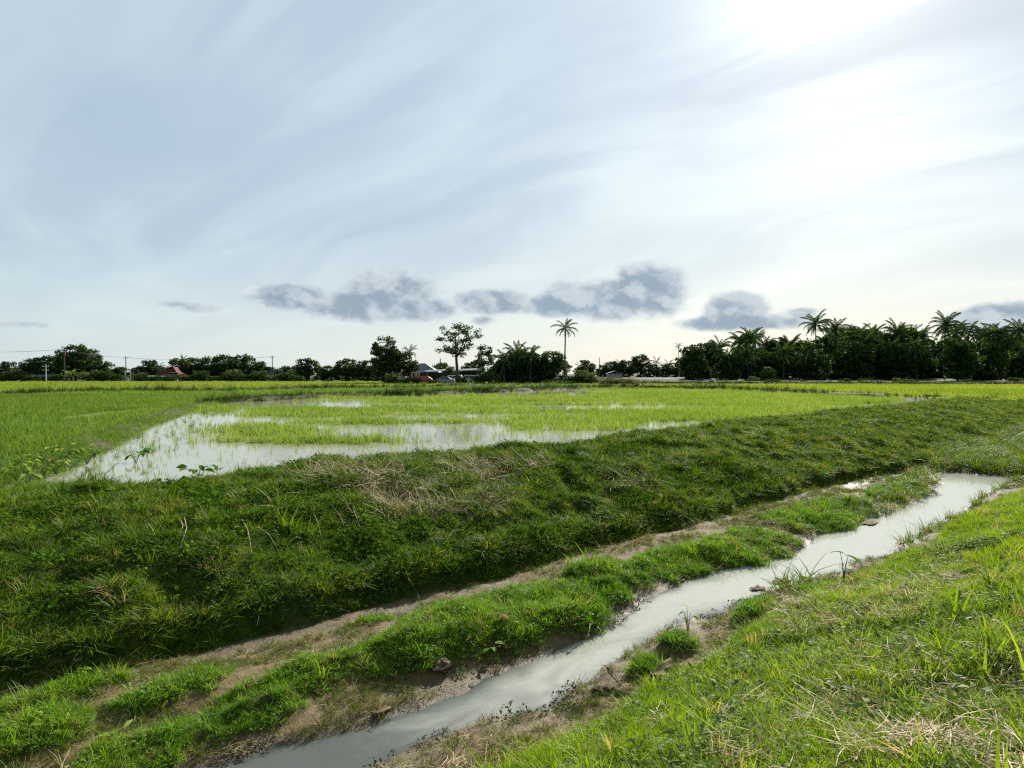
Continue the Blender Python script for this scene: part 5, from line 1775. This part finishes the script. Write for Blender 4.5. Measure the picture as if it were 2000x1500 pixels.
def stalks():
    S = [(288, 1028, 310, 1080), (352, 1022, 346, 1068), (360, 1020, 352, 1078), (472, 1022, 492, 1086), (505, 1038, 545, 1085), (612, 1008, 632, 1072), (640, 985, 682, 1062), (690, 1000, 706, 1042), (720, 952, 792, 1002), (752, 920, 772, 960),
         (795, 935, 802, 1012), (806, 985, 826, 1055), (828, 948, 872, 1000), (815, 940, 780, 975), (742, 995, 760, 1035), (560, 975, 430, 968), (600, 968, 520, 985), (985, 950, 990, 985), (872, 1062, 912, 1040)]
    k = 0
    for (x0, y0, x1, y1) in sorted(S):
        a, b = hit(x0, y0), hit(x1, y1)
        r = random.Random(k)
        a, b = a + Vector((0, 0, .05)), b + Vector((0, 0, .04))
        m = a.lerp(b, .5) + Vector((r.gauss(0, .03), r.gauss(0, .03), .07))
        o = MB().tube([a, m, b], [.006, .005, .002], 5).build('dead_stalk', M_TWIG)
        tag(o, '%s long pale dead stalk from the left on the dike slope' % ordinal(k), 'stalk', 'dead stalks on the dike slope')
        k += 1
    for (x0, y0, x1, y1, rad, lab, m) in [(165, 1322, 238, 1300, .011, 'pale straight stick lying on the ditch mud at the left', M_TWIG), (130, 1312, 162, 1288, .008, 'short stick leaning at the foot of the dike', M_TWIG), (0, 1356, 62, 1346, .009, 'pale stick at the left picture edge on the ditch floor', M_TWIG),
                                          (1562, 1128, 1592, 1146, .02, 'dark bent stick lying in the stream by the near bank', M_TWIGD), (835, 1292, 880, 1300, .01, 'dark root loop under the bright green hump', M_TWIGD), (1865, 1225, 1935, 1190, .006, 'thin pale arching stalk over the dark hollow at the right', M_TWIG),
                                          (1968, 1265, 1972, 1215, .006, 'upright curved dry stalk at the right picture edge', M_TWIG), (1180, 1300, 1215, 1345, .008, 'thin stick beside the dark clod', M_TWIGD)]:
        a, b = hit(x0, y0), hit(x1, y1)
        o = MB().tube([a + Vector((0, 0, rad * .6)), a.lerp(b, .5) + Vector((.01, .02, rad + .03)), b + Vector((0, 0, rad * .6))], [rad, rad * .9, rad * .5], 6).build('stick', m)
        tag(o, lab, 'stick')


stalks()


def clods():
    M = plain('dark_clod', (.085, .062, .036), .95, .45, 14.0, bump=.8)
    for i, (px, py, a, b, c, lab) in enumerate([(1178, 1352, .11, .07, .09, 'dark upright clod of mud at the stream bend'), (1300, 1318, .24, .12, .12, 'dark overhanging clod below the leafy sprig'), (1528, 1148, .16, .09, .05, 'dark mud lump in the stream beside the bent stick'),
                                                (1672, 1122, .18, .09, .06, 'dark clod behind the tall single-leaved weed'), (1600, 1040, .0, .0, .0, ''), (1478, 1160, .14, .08, .04, 'small mud lump at the near edge of the stream'), (1700, 1028, .30, .10, .04, 'low brown mud bar in the far stream'),
                                                (1230, 1352, .13, .1, .05, 'flat brown clod right of the upright clod'), (740, 1392, .10, .05, .03, 'small clod on the wet left margin of the stream'), (860, 1305, .12, .08, .06, 'dark root lump under the bright green hump')]):
        if a == 0:
            continue
        p = hit(px, py)
        r = random.Random(i)
        V, Fs = [], []
        nu, nv = 12, 7
        for v in range(nv + 1):
            ph = math.pi * v / nv
            for u in range(nu):
                th = 2 * math.pi * u / nu
                d = Vector((math.cos(th) * math.sin(ph), math.sin(th) * math.sin(ph), math.cos(ph)))
                k = 1 + .6 * float(fbm(d.x * 2.1 + i * 3 + d.z, d.y * 2.1 + d.z * 1.7, 4, 131))
                V.append((d.x * a * k, d.y * b * k * 1.3, d.z * c * k * (.8 if d.z > 0 else 1)))
        for v in range(nv):
            for u in range(nu):
                u2 = (u + 1) % nu
                Fs.append((v * nu + u, (v + 1) * nu + u, (v + 1) * nu + u2, v * nu + u2))
        o = link('mud_clod', mesh_np('mud_clod', V, Fs), M, None, (p.x, p.y, max(p.z, WATER_Z)), ANG)
        tag(o, lab, 'clod', 'clods along the stream')


clods()


def straw_heaps():
    for i, (px, py, rad, h, n, lab) in enumerate([(1835, 1475, .22, .06, 230, 'heap of pale dry straw in the lower right corner grass'), (1985, 1290, .22, .05, 150, 'dry straw heap at the right picture edge below the hollow'), (1300, 1420, .12, .03, 70, 'little scatter of brown straw low on the near bank')]):
        p = hit(px, min(py, 1498))
        r = random.Random(50 + i)
        V, Fs = [], []
        for _ in range(n):
            a, q = r.random() * 6.28, rad * math.sqrt(r.random())
            c = Vector((q * math.cos(a), q * math.sin(a), .02 + h * (1 - (q / rad) ** 2) * r.random()))
            ang, el, L = r.random() * 6.28, r.gauss(.05, .22), r.uniform(.10, .34)
            d = Vector((math.cos(ang) * math.cos(el), math.sin(ang) * math.cos(el), math.sin(el)))
            s = Vector((-math.sin(ang), math.cos(ang), r.uniform(-.6, .6))) * .0024
            b = c - d * L / 2
            e = c + d * L / 2
            o = len(V)
            V += [b - s, b + s, c + s + Vector((0, 0, .012)), c - s + Vector((0, 0, .012)), e + s, e - s]
            Fs += [(o, o + 1, o + 2, o + 3), (o + 3, o + 2, o + 4, o + 5)]
        o = link('straw_heap', mesh_np('straw_heap', V, Fs), M_STRAW, None, p)
        tag(o, lab, 'straw')


straw_heaps()
